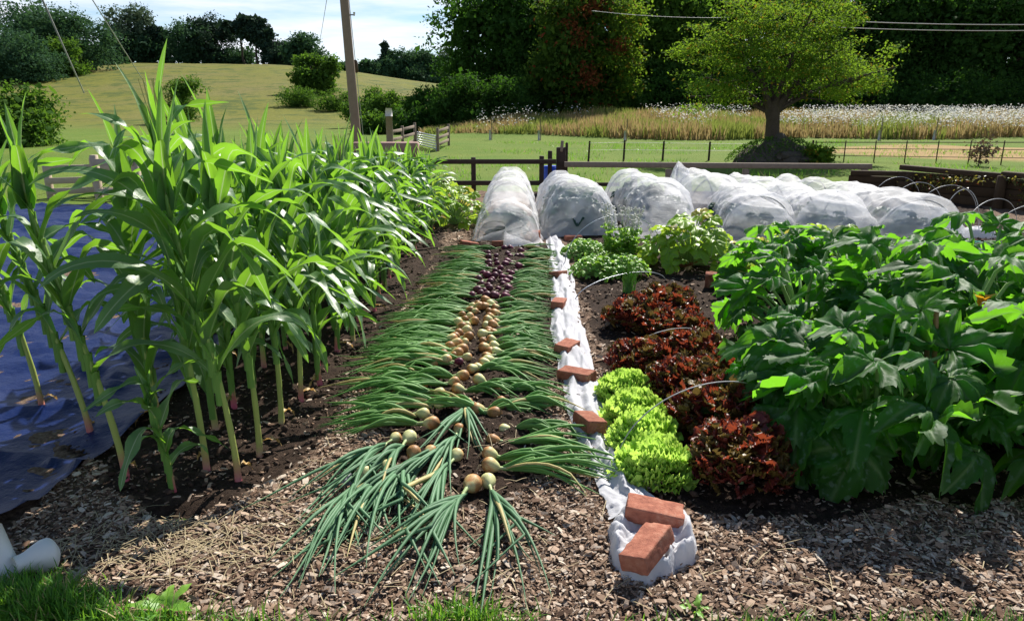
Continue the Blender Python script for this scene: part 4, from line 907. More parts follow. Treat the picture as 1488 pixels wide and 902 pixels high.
for px, Y_, top in ((1322, 12.8, 250), (1456, 11.45, 255)):
    p = D(px, 260, Y_ - .05); p[2] = 0; mb = MB(); post(mb, p - b0, D(px, top, Y_)[2], .11, .1); mb.build('post', M['sleeper'], w)
# mixed weeds on and over the wall
def cards(mb, pos, size, tilt=1.0, asp=.5, m=0):
    n = len(pos); size = np.broadcast_to(size, (n,))
    tv = np.array([(0, 0, 0), (.5, -asp / 2, .10), (.5, asp / 2, .10), (1, 0, -.05)], float); tt = [(0, 1, 2), (1, 3, 2)]
    scatter(mb, tv, None, tt, np.asarray(pos), rmat(rng.random(n) * 6.28, rng.normal(.1, .7 * tilt, n), rng.normal(0, .7 * tilt, n)), size, m=m)
mb = MB(); n = 2600; t = rng.random(n); a, b = D(1330, 262, 12.8), D(1500, 272, 11.0); P = a + (b - a) * t[:, None] + rng.normal(0, 1, (n, 3)) * (.12, .08, .03); P[:, 1] += .10 - .30 * (rng.random(n) < .35); P[:, 2] -= np.where(P[:, 1] < (a + (b - a) * t[:, None])[:, 1], .22 * rng.random(n) ** 1.5, -.05)
clump = vn(P[:, 0] * 4, P[:, 2] * 6, s=150) > -.05; cards(mb, P[clump], .055)
tag(mb.build('wall_weeds', leafmat('wall_weeds', (.05, .07, .015), (.16, .15, .03), (.4, .35, .05), .3, dead=(.3, .07, .02), deadf=.14, objr=0)), kind='stuff', label='trailing green and reddish weeds hanging over the timber wall')
# blue barrel
p = D(800, 262, 14.2); mb = MB(); b = thing('blue_barrel', (p[0], p[1], 0), 'bright blue plastic barrel behind the gatepost', 'barrel')
s_ = np.array([(0, .0), (.20, .0), (.22, .03), (.225, .2), (.235, .22), (.225, .24), (.225, .42), (.21, .47), (.16, .49)]) * (.75, .95); a = np.linspace(0, 2 * pi, 25)[:-1]
mb.grid(np.stack([s_[:, 0:1] * np.cos(a)[None], s_[:, 0:1] * np.sin(a)[None], s_[:, 1:2] + 0 * a[None]], -1), close=True); mb.build('body', M['blue_plastic'], b)
mb = MB(); a = np.linspace(0, 2 * pi, 25); mb.grid(np.stack([np.stack([q * np.cos(a[:-1]), q * np.sin(a[:-1]), 0 * a[:-1] + .47], -1) for q in (.001, .10, .13, .135)]), close=True); mb.build('lid', M['blue_plastic'], b)
# ================================================================== FURTHER FENCES, GATE, POLE
def gz(p): q = np.array(p, float); q[2] = float(th(q[0], q[1])); return q
r = thing('iron_fence', gz(D(1330, 230, 22)), 'thin rusty iron estate fence across the paddock on the right', 'fence'); b0 = np.array(r.location)
L_, R__ = D(1186, 207, 22.5), D(1560, 207, 20.5)
for i in range(9):
    p = L_ + (R__ - L_) * i / 8; z = float(th(p[0], p[1])); mb = MB(); mb.box(np.array((p[0], p[1], (p[2] + z) / 2)) - b0, (.03, .012, p[2] - z + .1)); mb.build('post', M['iron'], r)
for k in (0, .32, .68):
    mb = MB(); mb.tube(np.array([L_ - (0, 0, k * (L_[2]) ), R__ - (0, 0, k * R__[2])]) - b0, .010 if k else .014, 5); mb.build('rail', M['iron'], r)
r = thing('wire_fence', gz(D(950, 220, 22.5)), 'line of thin leaning wooden stakes with wire crossing the lawn', 'fence'); b0 = np.array(r.location); tops = []
for px, top, lean in ((857, 205, .03), (908, 204, .02), (965, 205, .02), (1032, 206, .01), (1100, 206, 0), (1182, 204, 0)):
    p = D(px, top, 22.5); tops.append(p); q = gz(p); mb = MB(); mb.tube(np.array([q - (lean, 0, .1), p]) - b0, [.035, .03], 6); mb.build('post', M['dark_wood'], r)
for k in (.1, .45):
    mb = MB(); mb.tube(np.array([p - (0, .03, (p[2]) * k) for p in tops]) - b0, .004, 4); mb.build('wire', M['wire'], r)
# galvanised field gate
Yg = 31.0; a, b = gz(D(606, 200, Yg)), gz(D(634, 200, Yg - 2.3)); d = b - a
r = thing('field_gate', a, 'galvanised tubular metal field gate standing at the corner of the paddock', 'gate'); hg = D(620, 193, Yg - 1)[2] - a[2]
for k in (0, 1):
    mb = MB(); p = d * k; mb.tube([p, p + (0, 0, hg)], .03, 6); mb.build('upright', M['galv'], r)
for j in range(6):
    mb = MB(); z = hg * (.15 + .17 * j); mb.tube([np.array((0, 0, z)), d + (0, 0, z)], .022, 6); mb.build('bar', M['galv'], r)
def small_fence(lab, pts, h, rails, mat, Ys, grp=None):
    P = [gz(D(px, 200, Y_)) for px, Y_ in zip(pts, Ys)]; r = thing('post_and_rail_fence', P[0], lab, 'fence', grp); b0 = np.array(r.location)
    for p in P: mb = MB(); post(mb, p - b0, h + .08, .10, .10); mb.build('post', M[mat], r)
    for i in range(len(P) - 1):
        for z in rails: mb = MB(); rail(mb, P[i] - b0 + (0, -.07, z * h), P[i + 1] - b0 + (0, -.07, z * h), .11, .035); mb.build('rail', M[mat], r)
small_fence('pale post and rail fence left of the metal field gate', (566, 585, 603), .85, (.25, .58, .92), 'old_wood', (27.0, 29.0, 31))
small_fence('short grey post and rail fence right of the metal field gate', (636, 652), .8, (.3, .6, .92), 'old_wood', (28.6, 31.5))
small_fence('grey rail fence with several bars standing behind the tarpaulin', (60, 130, 190, 250), .62, (.2, .5, .85), 'pale_wood', (13.2, 13.5, 13.2, 13.4))
small_fence('white painted hurdle half hidden behind the corn', (132, 192), .74, (.3, .62, .95), 'pale_wood', (12.2, 12.4))
# rusty trough
p = gz(D(560, 205, 24)); mb = MB(); c = D(553, 200, 24); mb.box((0, 0, .32), (2.1, .7, .46), (0, 0, .06), bev=.03); r = thing('metal_trough', p, 'rusty brown sheet metal trough beside the utility pole', 'trough'); mb.build('body', M['rust_sheet'], r)
mb = MB(); [mb.box((x, 0, .05), (.08, .6, .2)) for x in (-.8, .8)]; mb.build('leg', M['rust_sheet'], r)
p = gz(D(566, 190, 27)); mb = MB(); mb.tube([(0, 0, -.1), (0, 0, 1.35)], [.13, .12], 10); r = thing('concrete_post', p, 'pale topped stump-like post behind the rusty trough', 'post'); mb.build('shaft', M['old_wood'], r)
mb = MB(); mb.tube([(0, 0, 1.34), (0, 0, 1.62)], [.135, .11], 10); mb.build('top', M['stone'], r)
# utility pole and wires
b = gz(D(520, 215, 25)); t_ = D(492, -90, 25); r = thing('utility_pole', b, 'tall brown wooden utility pole leaning slightly left behind the corn', 'utility pole'); mb = MB(); n = 12
P = (t_ - b) * np.linspace(0, 1, n)[:, None]; P[0, 2] -= .3; mb.tube(P, np.linspace(.165, .13, n), 12); mb.build('shaft', M['pole_wood'], r)
mb = MB(); p = D(505, 22, 25) - b; mb.tube([p, p + (.22, -.02, 0)], .02, 6); bk = mb.build('bracket', M['iron'], r); mb = MB(); mb.tube([p + (.22, -.02, -.03), p + (.22, -.02, .08)], [.03, .035], 8); mb.build('insulator', M['stone'], bk)
def wire(pts, lab, sag=0, rr=.008, ins=None, cat='wire'):
    pts = [np.array(p) for p in pts]; n = 24; t = np.linspace(0, 1, n)[:, None]; P = pts[0] + (pts[1] - pts[0]) * t; P[:, 2] -= sag * 4 * (t * (1 - t))[:, 0]
    r = thing('overhead_wire', P[0], lab, cat); mb = MB(); mb.tube(P - P[0], rr, 5); mb.build('strand', M['wire'], r)
    if ins is not None:
        i = int(ins * n); mb = MB(); q = P[i] - P[0]; u_ = (P[i + 1] - P[i]); u_ /= np.linalg.norm(u_); mb.tube([q - u_ * .22, q - u_ * .18, q + u_ * .18, q + u_ * .22], [.02, .07, .07, .02], 8); mb.build('insulator', M['iron'], r)
wire((D(505, -20, 25), gz(D(529, 190, 27))), 'grey stay wire with a dark insulator running down right of the utility pole', .05, .012, .42)
wire((D(478, -20, 25), D(462, 75, 60)), 'thin wire hanging left of the utility pole against the clouds', .05, .012)
wire((D(55, -15, 9.0), D(122, 135, 14)), 'pale overhead cable crossing the sky at the far left', .0, .012)
wire((D(128, -10, 12.0), D(240, 168, 20)), 'second pale overhead cable, right of the far left one', .0, .009)
wire((D(1205, 30, 30), D(1620, 34, 30)), 'upper pale power line before the dark trees at the right', .1, .016)
wire((D(1215, 40, 30), D(1620, 42, 30)), 'lower pale power line before the dark trees at the right', .1, .014)
wire((D(860, 16, 36), D(1060, 26, 36)), 'faint pale power line crossing the dark trees near the centre', .1, .010)
# ================================================================== TREES
def branches(mb, base, h, r0, nb, spread, lean=(0, 0), start=.3, m=0, dens=2):
    n = 9; t = np.linspace(0, 1, n); wob = np.cumsum(rng.normal(0, .02 * h, (n, 2)), 0); wob[0] = 0
    P = np.stack([base[0] + lean[0] * t + wob[:, 0] * .5, base[1] + lean[1] * t + wob[:, 1] * .5, base[2] + h * t], 1)
    rr = r0 * (1 - .78 * t); rr[0] *= 1.35; mb.tube(P, rr, 10)
    tips = [P[-1]]
    for k in range(nb):
        f = start + (1 - start) * (k + .5) / nb; p = np.array([np.interp(f, t, P[:, j]) for j in range(3)]); a = k * 2.4 + rng.random(); L = spread * (1 - .45 * f) * rng.uniform(.7, 1.1)
        e = p + np.array((cos(a) * L, sin(a) * L, L * rng.uniform(.25, .9))); mid = (p + e) / 2 + np.array((0, 0, -.08 * L)); r1 = r0 * (1 - .7 * f) * .5
        mb.tube(np.array([p, mid, e]), [r1, r1 * .65, r1 * .2], 6); tips.append(e)
        for q in range(dens):
            a2 = a + rng.normal(0, .9); s = mid + (e - mid) * rng.random(); e2 = s + np.array((cos(a2), sin(a2), rng.uniform(-.1, .8))) * L * .5
            mb.tube(np.array([s, (s + e2) / 2 + (0, 0, .03 * L), e2]), [r1 * .4, r1 * .25, r1 * .08], 5); tips.append(e2)
    return tips
def crown_pts(blobs, nclump, per, csig, shell=.55, zf=.62):
    vol = np.array([b[3] * b[4] * b[5] for b in blobs]) ** .8; pick = rng.choice(len(blobs), nclump, p=vol / vol.sum()); B = np.array(blobs)[pick]
    d = rng.normal(0, 1, (nclump, 3)); d /= np.linalg.norm(d, axis=1, keepdims=True); rr = shell + (1 - shell) * rng.random((nclump, 1)) ** .7
    c = B[:, :3] + d * rr * B[:, 3:6]
    P = c[:, None] + rng.normal(0, 1, (nclump, per, 3)) * (csig * B[:, 3:4].mean() / B[:, 3:4].mean()) * np.array((1, 1, zf))
    return P.reshape(-1, 3)
def tree(name, base, lab, blobs, ncl, per, csig, leaf, mat, trunk, cat='tree', group=None, shell=.55, asp=.6, extra=None, tilt=1.0, bark='bark', core=.6):
    r = thing(name, base, lab, cat, group)
    mb = MB(); h, r0, nb, spr = trunk[:4]; branches(mb, (0, 0, -.2), h, r0, nb, spr, lean=trunk[4] if len(trunk) > 4 else (0, 0), start=trunk[5] if len(trunk) > 5 else .3); mb.build('trunk', M[bark], r)
    mb = MB(); P = crown_pts(blobs, ncl, per, csig, shell); P = P[P[:, 2] > .05]; cards(mb, P, leaf * rng.uniform(.6, 1.25, len(P)), tilt, asp)
    if core: B2 = [(b[0], b[1], b[2], b[3] * .72, b[4] * .72, b[5] * .72) for b in blobs]; P = crown_pts(B2, int(ncl * core), 9, csig * 1.2, .0); P = P[P[:, 2] > .05]; cards(mb, P, leaf * 2.0 * rng.uniform(.6, 1.25, len(P)), tilt, .8)
    mats = [M[mat]]
    for eb, en, ep, emat in (extra or ()):
        P = crown_pts(eb, en, ep, csig, .3); cards(mb, P, leaf * rng.uniform(.6, 1.2, len(P)), tilt, asp, m=len(mats)); mats.append(M[emat])
    mb.build('crown', mats, r); return r
def blobset(W, H_, n, z0=.25, flat=1.0, seed=0, dep=None):
    rs = np.random.default_rng(seed); out = []
    for i in range(n):
        z = H_ * (z0 + (1 - z0) * rs.random() * .86); prof = math.sqrt(max(.12, 1 - ((z / H_ - .52) / .56) ** 2)); a = rs.random() * 6.28; q = rs.random() ** .6 * .62
        s = W * rs.uniform(.22, .36); out.append((cos(a) * W * q * prof * .5 * 1.4, sin(a) * (dep or W) * q * prof * .5 * 1.2, z, s, s, s * .8 * flat))
    return out
def at(px, Y, py=200): return gz(D(px, py, Y))
def ht(px, py, Y): return D(px, py, Y)[2] - float(th(*D(px, py, Y)[:2]))
# --- dark wood behind the paddock
def big(name, px, Y, Wpx, toppy, mat, lab, seed, n=900, leaf=.30, z0=.02, extra=None, ncl=None):
    W = Wpx * Y / F; H_ = ht(px, toppy, Y); bl = blobset(W, H_, 34, z0, 1, seed, W * .8)
    return tree(name, at(px, Y), lab, bl, n, 26, .42, leaf, mat, (H_ * .75, W * .03 + .12, 8, W * .35), extra=extra, core=1.0)
big('broadleaf_tree', 742, 63, 190, -35, 'tree_dark', 'towering dark broadleaf tree at the left end of the wood, its edge against the sky', 1, 1150)
b = at(848, 56); 
W = 130 * 56 / F; Hh = ht(848, -30, 56)
bl = blobset(W, Hh, 26, .08, 1, 2, W)
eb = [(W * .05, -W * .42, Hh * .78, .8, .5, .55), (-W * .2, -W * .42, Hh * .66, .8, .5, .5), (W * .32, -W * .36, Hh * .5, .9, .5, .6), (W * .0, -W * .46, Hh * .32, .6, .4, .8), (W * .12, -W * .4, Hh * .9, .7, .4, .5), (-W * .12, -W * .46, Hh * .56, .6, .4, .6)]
r = tree('chestnut_tree', b, 'chestnut tree with yellow-green sunlit side and scattered russet patches', bl, 1000, 26, .36, .27, 'tree_red', (Hh * .8, .3, 8, W * .4), extra=[(eb, 60, 24, 'red_patch'), ([(W * .42, -W * .34, Hh * f_, 1.0, .6, .7) for f_ in (.25, .36, .48, .62, .76)] + [(W * .15, -W * .42, Hh * .42, 1, .5, .6), (W * .2, -W * .4, Hh * .7, .9, .5, .6)], 120, 24, 'tree_light')])  # lighter leaf clumps on the right paint in its sunlit side
big('broadleaf_tree', 950, 65, 170, -35, 'tree_mid', 'dark broadleaf tree between the chestnut and the lone paddock tree', 3, 1000)
big('broadleaf_tree', 1060, 69, 190, -35, 'tree_dark', 'tall dark tree rising directly behind the lone paddock tree', 4, 900)
big('broadleaf_tree', 1190, 69, 190, -35, 'tree_dark', 'tall dark tree right behind the right side of the lone tree crown', 5, 900)
big('broadleaf_tree', 1310, 66, 180, -35, 'tree_dark', 'very dark tree crossed by the pale power lines', 6, 1000)
big('broadleaf_tree', 1430, 64, 180, -35, 'tree_dark', 'very dark tree at the top right corner of the view', 7, 1000)
big('broadleaf_tree', 1560, 63, 190, -35, 'tree_dark', 'dark tree running off the right photo edge', 8, 700)
for px, Y, Wp, top, mt, lab, s_ in ((668, 50, 80, 118, 'tree_dark', 'dark rounded bush at the foot of the left end of the wood', 20), (625, 56, 70, 134, 'tree_dark', 'dark bush left of the wood, beyond the metal gate', 21), (705, 49, 90, 95, 'tree_dark', 'dark undergrowth shrub below the towering left tree', 22),
                               (558, 62, 44, 132, 'tree_mid', 'round green bush above the field gate', 23), (530, 64, 50, 130, 'tree_mid', 'green bush just right of the utility pole', 24), (545, 52, 50, 160, 'tree_mid', 'low green bush behind the rusty trough', 25), (596, 50, 50, 165, 'tree_dark', 'low dark scrub between the round bush and the metal gate', 28),
                               (440, 100, 60, 134, 'tree_mid', 'green hillside bush below the single slope tree', 36), (492, 95, 60, 138, 'tree_mid', 'green bush just left of the utility pole on the slope', 37), (575, 75, 50, 150, 'tree_dark', 'dark hedge bush right of the round bush', 38), (30, 32, 110, 128, 'tree_mid', 'brownish green bush at the left photo edge under the hill', 26), (270, 75, 60, 112, 'tree_mid', 'round bush on the hillside behind the corn tops', 27), (790, 57, 110, 120, 'tree_dark', 'dark understorey shrub below the chestnut', 29), (900, 58, 120, 115, 'tree_dark', 'dark understorey shrub right of the chestnut', 30), (1000, 60, 130, 110, 'tree_dark', 'dark understorey shrub left of the lone tree trunk', 31), (1240, 59, 140, 110, 'tree_dark', 'dark understorey shrub right of the lone tree', 32), (1370, 58, 140, 112, 'tree_dark', 'dark understorey shrub below the power lines', 33), (1480, 57, 140, 112, 'tree_dark', 'dark understorey shrub at the right edge', 34), (1120, 61, 140, 110, 'tree_dark', 'dark understorey shrub straight behind the lone tree trunk', 35)):
    W = Wp * Y / F; H_ = max(1.0, ht(px, top, Y)); bl = blobset(W, H_, 12, .05, 1, s_, W)
    tree('bush', at(px, Y), lab, bl, 230, 24, .22, .17, mt, (H_ * .6, .08, 6, W * .3), cat='bush')
# --- lone old tree on a mound
Y0 = 22.0; b = at(1128, Y0); mp = Y0 / F; H_ = ht(1140, -22, Y0)
bl = []
for px, py, rx, rz in ((1140, 28, 62, 38), (1090, 55, 60, 40), (1190, 55, 62, 40), (1040, 85, 52, 34), (1235, 90, 58, 34), (1275, 100, 34, 24), (1015, 115, 32, 26), (1120, 95, 70, 40), (1190, 115, 66, 34), (1060, 130, 48, 26), (1250, 125, 44, 24), (1000, 140, 20, 16), (1150, -5, 48, 26), (1030, 60, 30, 24), (1085, 20, 40, 26), (1210, 25, 40, 26), (1290, 72, 22, 10), (1020, 160, 22, 12)):
    p = D(px, py, Y0) - b; bl.append((p[0], rng.normal(0, .8), p[2], rx * mp, rx * mp * 1.0, rz * mp))
r = thing('old_cherry_tree', b, 'lone old spreading tree with yellow-green crown and thick dark trunk on a log mound', 'tree'); mb = MB()
fork = D(1122, 160, Y0) - b; mb.tube([(-.15, 0, .1), (-.12, 0, .55), fork * .75 + (0, 0, .1), fork, fork + (.02, 0, .25)], [.28, .21, .19, .22, .14], 14)
for (px, py), r1 in (((1075, 95), .15), ((1140, 60), .17), ((1200, 95), .19), ((1250, 115), .13), ((1040, 110), .11), ((1100, 40), .11), ((1170, 20), .11), ((1230, 70), .11), ((1010, 140), .07), ((1285, 100), .06)):
    e = D(px, py, Y0) - b + (0, rng.normal(0, .7), 0); mid = fork + (e - fork) * .45 + (0, 0, .12 + .10 * rng.random()); C, _ = smoothline([fork - (0, 0, .12), fork + (e - fork) * .15, mid, e], 12); mb.tube(C, np.linspace(r1, .025, 12), 8)
    for q in range(5):
        s = C[rng.integers(5, 11)]; e2 = s + rng.normal(0, .45, 3) + (0, 0, .12); mb.tube([s, (s + e2) / 2 + (0, 0, .05), e2], [.028, .02, .006], 5)
mb.build('trunk', M['bark'], r)
mb = MB(); P = crown_pts(bl, 400, 78, .21, .4, .30); cards(mb, P, .10 * rng.uniform(.6, 1.3, len(P)), .8, .5); mb.build('crown', M['tree_light'], r)
# mound and log pile under it
n1, n2 = 16, 48; q = np.linspace(0, 1, n1)[:, None]; a = np.linspace(0, 2 * pi, n2 + 1)[None, :-1]; rx, ry, hh = 1.5, 1.0, .72
d = 1 + .2 * fbm(np.cos(a) * 2 + q, np.sin(a) * 2, s=170); P = np.stack([rx * q * np.cos(a) * d, ry * q * np.sin(a) * d, hh * np.cos(q * pi / 2) ** .6 * (1 + .25 * fbm(np.cos(a) * 3 * q, np.sin(a) * 3 * q, s=171)) - .02 + 0 * a], -1)
mb = MB(); mb.grid(P, close=True); lm = thing('earth_mound', gz(D(1130, 235, 21.2)), 'dark mossy earth mound at the foot of the lone tree', 'mound'); mb.build('bank', M['log'], lm)
mb = MB(); n = 2600; a_ = rng.random(n) * 6.28; qq = rng.random(n) ** .5; P = np.stack([rx * qq * np.cos(a_), ry * qq * np.sin(a_), hh * np.cos(qq * pi / 2) ** .6 + .04 * rng.random(n)], 1); cards(mb, P, .07); mb.build('moss_and_ivy', M['tree_mid'], lm)
for k, (px, py, Lg, yw, lab) in enumerate(((1150, 226, .9, .5, 'topmost weathered log lying on the mound beside the lone tree'), (1158, 233, 1.0, .2, 'weathered log low on the right side of the mound'), (1140, 232, .8, -.3, 'weathered log in the middle of the mound pile'))):
    p = D(px, py, 20.4); o = thing('log', p, lab, 'log', 'logs on the mound', yw); mb = MB(); mb.tube([(-Lg / 2, 0, 0), (-Lg / 4, .02, 0), (Lg / 4, -.02, 0), (Lg / 2, 0, .01)], [.10, .11, .11, .095], 12); mb.build('bark', M['log'], o)
tree('shrub', at(1192, 20.5), 'small yellow-green shrub sprouting right of the mound', [(0, 0, .25, .4, .3, .3)], 60, 20, .1, .08, 'tree_light', (.4, .02, 5, .3), cat='shrub')
tree('shrub', at(1430, 20.5), 'thin brown leafless-looking shrub by the iron fence', [(0, 0, .45, .35, .3, .5)], 40, 8, .12, .05, 'brown_leaf', (.9, .02, 8, .5), cat='shrub')
# --- hill trees
def hillt(px, Y, Wpx, toppy, mat, lab, s_, kind='broadleaf_tree', ncl=170, z0=.12, leaf=1.0, nb=16, basepy=None):
    W = Wpx * Y / F; b = at(px, Y); H_ = max(3, D(px, toppy, Y)[2] - b[2]); bl = blobset(W, H_, nb, z0, 1, s_, W)
    return tree(kind, b, lab, bl, int(ncl * 1.5), 26, W * .06, leaf * .72 * Y / 200, mat, (H_ * .8, W * .025, 7, W * .35), group=None)
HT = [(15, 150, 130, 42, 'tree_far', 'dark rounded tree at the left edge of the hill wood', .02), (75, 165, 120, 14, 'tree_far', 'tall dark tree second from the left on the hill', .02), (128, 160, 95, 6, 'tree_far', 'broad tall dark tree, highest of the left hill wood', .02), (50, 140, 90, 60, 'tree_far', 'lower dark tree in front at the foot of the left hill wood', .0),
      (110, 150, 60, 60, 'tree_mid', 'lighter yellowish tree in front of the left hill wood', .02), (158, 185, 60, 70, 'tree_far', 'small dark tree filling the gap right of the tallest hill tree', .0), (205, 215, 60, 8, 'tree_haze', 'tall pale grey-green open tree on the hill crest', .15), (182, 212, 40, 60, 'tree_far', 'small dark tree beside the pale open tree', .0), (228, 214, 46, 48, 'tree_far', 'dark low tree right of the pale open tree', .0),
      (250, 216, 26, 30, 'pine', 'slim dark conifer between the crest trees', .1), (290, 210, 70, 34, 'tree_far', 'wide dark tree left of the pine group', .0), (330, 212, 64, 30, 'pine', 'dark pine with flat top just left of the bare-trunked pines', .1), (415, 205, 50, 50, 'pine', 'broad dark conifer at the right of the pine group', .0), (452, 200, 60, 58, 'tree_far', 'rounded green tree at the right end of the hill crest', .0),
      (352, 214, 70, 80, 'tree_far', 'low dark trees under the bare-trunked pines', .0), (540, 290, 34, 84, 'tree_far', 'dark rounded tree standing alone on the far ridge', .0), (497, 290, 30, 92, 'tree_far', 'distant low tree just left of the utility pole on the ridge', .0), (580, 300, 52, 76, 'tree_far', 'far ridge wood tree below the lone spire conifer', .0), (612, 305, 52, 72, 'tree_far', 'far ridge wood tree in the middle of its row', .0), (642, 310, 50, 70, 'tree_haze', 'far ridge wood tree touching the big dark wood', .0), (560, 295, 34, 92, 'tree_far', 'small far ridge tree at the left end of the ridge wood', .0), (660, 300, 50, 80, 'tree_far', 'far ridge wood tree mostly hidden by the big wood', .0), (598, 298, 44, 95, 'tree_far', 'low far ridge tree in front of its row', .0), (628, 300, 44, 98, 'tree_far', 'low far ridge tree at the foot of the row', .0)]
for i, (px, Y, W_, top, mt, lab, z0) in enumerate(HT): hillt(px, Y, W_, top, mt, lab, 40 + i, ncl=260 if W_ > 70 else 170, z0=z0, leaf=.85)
hillt(465, 120, 56, 74, 'tree_mid', 'single green tree standing on the slope with a shadow on its left', 90, ncl=240, z0=.02)
# bare-trunked pines
for px, top, lab, s_ in ((366, 24, 'tall bare-trunked pine, left of the pair with flat dark crowns', 1), (384, 27, 'tall bare-trunked pine, right of the pair with flat dark crowns', 2), (392, 48, 'shorter pine leaning right beside the bare-trunked pair', 3)):
    Y = 208; b = at(px, Y); H_ = D(px, top, Y)[2] - b[2]; rs = np.random.default_rng(s_)
    bl = [(rs.normal(0, 1.2), rs.normal(0, 1.2), H_ * rs.uniform(.62, .97), rs.uniform(1.4, 2.6), 1.8, .8) for _ in range(9)]
    tree('pine_tree', b, lab, bl, 120, 22, .4, .8, 'pine', (H_ * .95, .35, 6, 3.5, (0, 0), .6), group='bare-trunked pines')
# spire conifer
Y = 300; b = at(565, Y); H_ = D(565, 56, Y)[2] - b[2]; bl = [(0, 0, H_ * (.45 + .053 * k), 2.4 * (1 - k / 11), 2.4 * (1 - k / 11), .5) for k in range(10)]
tree('spire_conifer', b, 'thin spire-topped conifer poking above the far ridge wood', bl, 130, 16, .3, .9, 'pine', (H_, .3, 4, 1.5))
# --- tall meadow with white flowers
mb = MB(); n = 46000; x = rng.uniform(-5.5, 46, n); y = rng.uniform(38.5, 50, n); k_ = (x / y > -.14) & (x / y < .85) & (y > 39.5 + .9 * np.sin(x * .5) + np.where(x < 4, (4 - x) * .55, 0)); x, y = x[k_], y[k_]; n = len(x)
hgt = rng.uniform(.55, 1.15, n) * (.62 + .5 * (fbm(x * .35, y * .35, s=190) * .4 + .5)) * np.where(x < 6, .62 + .06 * np.clip(x, -3, 6), 1.0); z = th(x, y); yaw = rng.random(n) * 6.28; w = rng.uniform(.02, .05, n); ln = rng.normal(0, .16, n)
V = np.stack([np.stack([x - w * np.cos(yaw), y - w * np.sin(yaw), z], 1), np.stack([x + w * np.cos(yaw), y + w * np.sin(yaw), z], 1), np.stack([x + ln * .5 + w * .7 * np.cos(yaw), y + w * .7 * np.sin(yaw), z + hgt * .6], 1), np.stack([x + ln * .5 - w * .7 * np.cos(yaw), y - w * .7 * np.sin(yaw), z + hgt * .6], 1), np.stack([x + ln, y, z + hgt], 1)], 1)
off = (np.arange(n) * 5)[:, None, None]; grn = (vn(x * .45, y * .5, s=197) > .15) | (rng.random(n) < .15)
q = (np.array([(0, 1, 2, 3)])[None] + off).reshape(-1, 4); t_ = (np.array([(3, 2, 4)])[None] + off).reshape(-1, 3)
mb.add(V.reshape(-1, 3), q, t_); mb.qm[0] = grn.astype(int); mb.tm[0] = grn.astype(int)
M['hay'] = leafmat('meadow_grass', (.30, .22, .09), (.42, .30, .14), (.5, .38, .16), .35, .7, .2, objr=0); M['haygreen'] = leafmat('meadow_green', (.12, .16, .03), (.22, .24, .06), (.35, .42, .08), .35, .7, .2, objr=0)
tag(mb.build('meadow_grass', [M['hay'], M['haygreen']], smooth=False), kind='stuff', label='tall dry meadow grass in a band before the dark wood')
mb = MB(); n = 34000; x = rng.uniform(-2, 46, n); y = rng.uniform(39.5, 48, n); k_ = (vn(x * .3, y * .3, s=195) + .03 * (x - 12) > -.1 * rng.random(n)) & (x / y < .85) & (rng.random(n) < .10 + .75 * ss(2, 22, x)); x, y = x[k_], y[k_]; n = len(x); z = th(x, y) + rng.uniform(.55, 1.22, n)
V0 = np.array([(-1, -1, 0), (1, -1, .2), (1, 1, 0), (-1, 1, .2)], float) * .5; scatter(mb, V0, [(0, 1, 2, 3)], None, np.stack([x, y, z], 1), rmat(rng.random(n) * 6.28, rng.normal(0, .5, n), rng.normal(0, .5, n)), rng.uniform(.035, .09, n))
tag(mb.build('white_meadow_flowers', M['white_petal'], smooth=False), kind='stuff', label='white umbel flowers floating over the meadow grass band')
# rough tufts on the paddock
mb = MB(); n = 15000; x = rng.uniform(-4, 20, n); y = rng.uniform(14.2, 36, n); k_ = (fbm(x * .5, y * .5, s=199) > .1) ; x, y = x[k_], y[k_]; n = len(x); L = rng.uniform(.04, .16, n) * (1 + (y < 15.5)); w = .012; yaw = rng.random(n) * 6.28; z = th(x, y)
V = np.stack([np.stack([x - w * np.cos(yaw), y - w * np.sin(yaw), z], 1), np.stack([x + w * np.cos(yaw), y + w * np.sin(yaw), z], 1), np.stack([x + rng.normal(0, .05, n), y + rng.normal(0, .05, n), z + L], 1)], 1)
mb.add(V.reshape(-1, 3), None, (np.array([(0, 1, 2)])[None] + (np.arange(n) * 3)[:, None, None]).reshape(-1, 3)); tag(mb.build('paddock_grass', M['grass']), kind='stuff', label='tufts of grass growing over the green paddock')
# young tree guards in the meadow edge
for px, py, lab in ((712, 193, 'pale tree guard stake at the left part of the meadow edge'), (783, 196, 'thin stake with white guard in the middle of the meadow edge'), (908, 197, 'short white tree guard near the lawn stakes'), (1278, 192, 'pale tree guard right of the lone tree'), (1358, 192, 'pale tree guard above the iron fence')):
    p = gz(D(px, py, 38)); o = thing('tree_guard', p, lab, 'tree guard', 'tree guards at the meadow edge'); mb = MB(); mb.tube([(0, 0, -.05), (0, 0, .5)], .05, 8); mb.build('tube', M['wire'], o); mb = MB(); mb.tube([(.09, 0, -.05), (.09, 0, 1.1)], .025, 6); mb.build('stake', M['old_wood'], o)
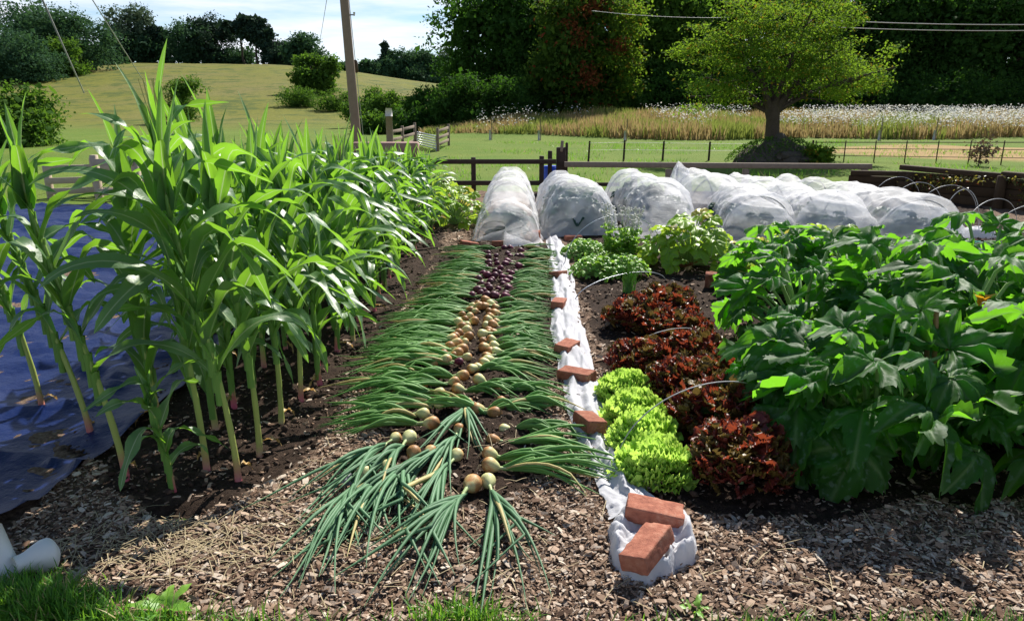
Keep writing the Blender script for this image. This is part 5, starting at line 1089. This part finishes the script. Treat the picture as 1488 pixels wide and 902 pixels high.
# ================================================================== LIGHT AND SKY
SUN_AZ, SUN_EL = R(24), R(43)            # azimuth clockwise from the viewing direction
sd = Vector((sin(SUN_AZ) * cos(SUN_EL), cos(SUN_AZ) * cos(SUN_EL), sin(SUN_EL)))
sl = bpy.data.lights.new('sun', 'SUN'); sl.energy = 5.0; sl.angle = R(.53); sl.color = (1, .95, .87); so = bpy.data.objects.new('sun', sl); COL.objects.link(so); so.rotation_euler = sd.to_track_quat('Z', 'Y').to_euler()
W_ = bpy.data.worlds.new('World'); S.world = W_; W_.use_nodes = True; nt = W_.node_tree; nt.nodes.clear()
out = nt.nodes.new('ShaderNodeOutputWorld'); bg = nt.nodes.new('ShaderNodeBackground'); sky = nt.nodes.new('ShaderNodeTexSky'); sky.sky_type = 'NISHITA'; sky.sun_disc = False
sky.sun_elevation = SUN_EL; sky.sun_rotation = SUN_AZ; sky.air_density = 1.0; sky.dust_density = .15; sky.ozone_density = 4.0
tc = nt.nodes.new('ShaderNodeTexCoord'); mp_ = nt.nodes.new('ShaderNodeMapping'); mp_.inputs['Scale'].default_value = (2.2, 2.2, 16); mp_.inputs['Rotation'].default_value = (.06, .10, 0); nt.links.new(tc.outputs['Generated'], mp_.inputs['Vector'])
nz = nt.nodes.new('ShaderNodeTexNoise'); nz.inputs['Scale'].default_value = 1.7; nz.inputs['Detail'].default_value = 7; nz.inputs['Roughness'].default_value = .58; nt.links.new(mp_.outputs[0], nz.inputs['Vector'])
rp = nt.nodes.new('ShaderNodeValToRGB'); rp.color_ramp.elements[0].position = .37; rp.color_ramp.elements[1].position = .68; nt.links.new(nz.outputs['Fac'], rp.inputs['Fac'])
mx = nt.nodes.new('ShaderNodeMix'); mx.data_type = 'RGBA'; sz = nt.nodes.new('ShaderNodeSeparateXYZ'); nt.links.new(tc.outputs['Generated'], sz.inputs[0]); mr = nt.nodes.new('ShaderNodeMapRange'); mr.inputs[1].default_value = .5; mr.inputs[2].default_value = .28; nt.links.new(sz.outputs['Z'], mr.inputs[0]); ml = nt.nodes.new('ShaderNodeMath'); ml.operation = 'MULTIPLY'; nt.links.new(rp.outputs['Color'], ml.inputs[0]); nt.links.new(mr.outputs[0], ml.inputs[1]); nt.links.new(ml.outputs[0], mx.inputs[0]); nt.links.new(sky.outputs[0], mx.inputs[6]); mx.inputs[7].default_value = (9.6, 9.5, 10.3, 1)
nt.links.new(mx.outputs[2], bg.inputs['Color']); bg.inputs['Strength'].default_value = .072; nt.links.new(bg.outputs[0], out.inputs['Surface'])
S.view_settings.view_transform = 'Standard'; S.view_settings.look = 'None'; S.view_settings.exposure = 0.82; S.view_settings.gamma = 1; S.view_settings.use_curve_mapping = False
S.cycles.max_bounces = 8; S.cycles.transparent_max_bounces = 12; S.cycles.diffuse_bounces = 3; S.cycles.transmission_bounces = 4; S.cycles.glossy_bounces = 2
S.cycles.use_denoising = True
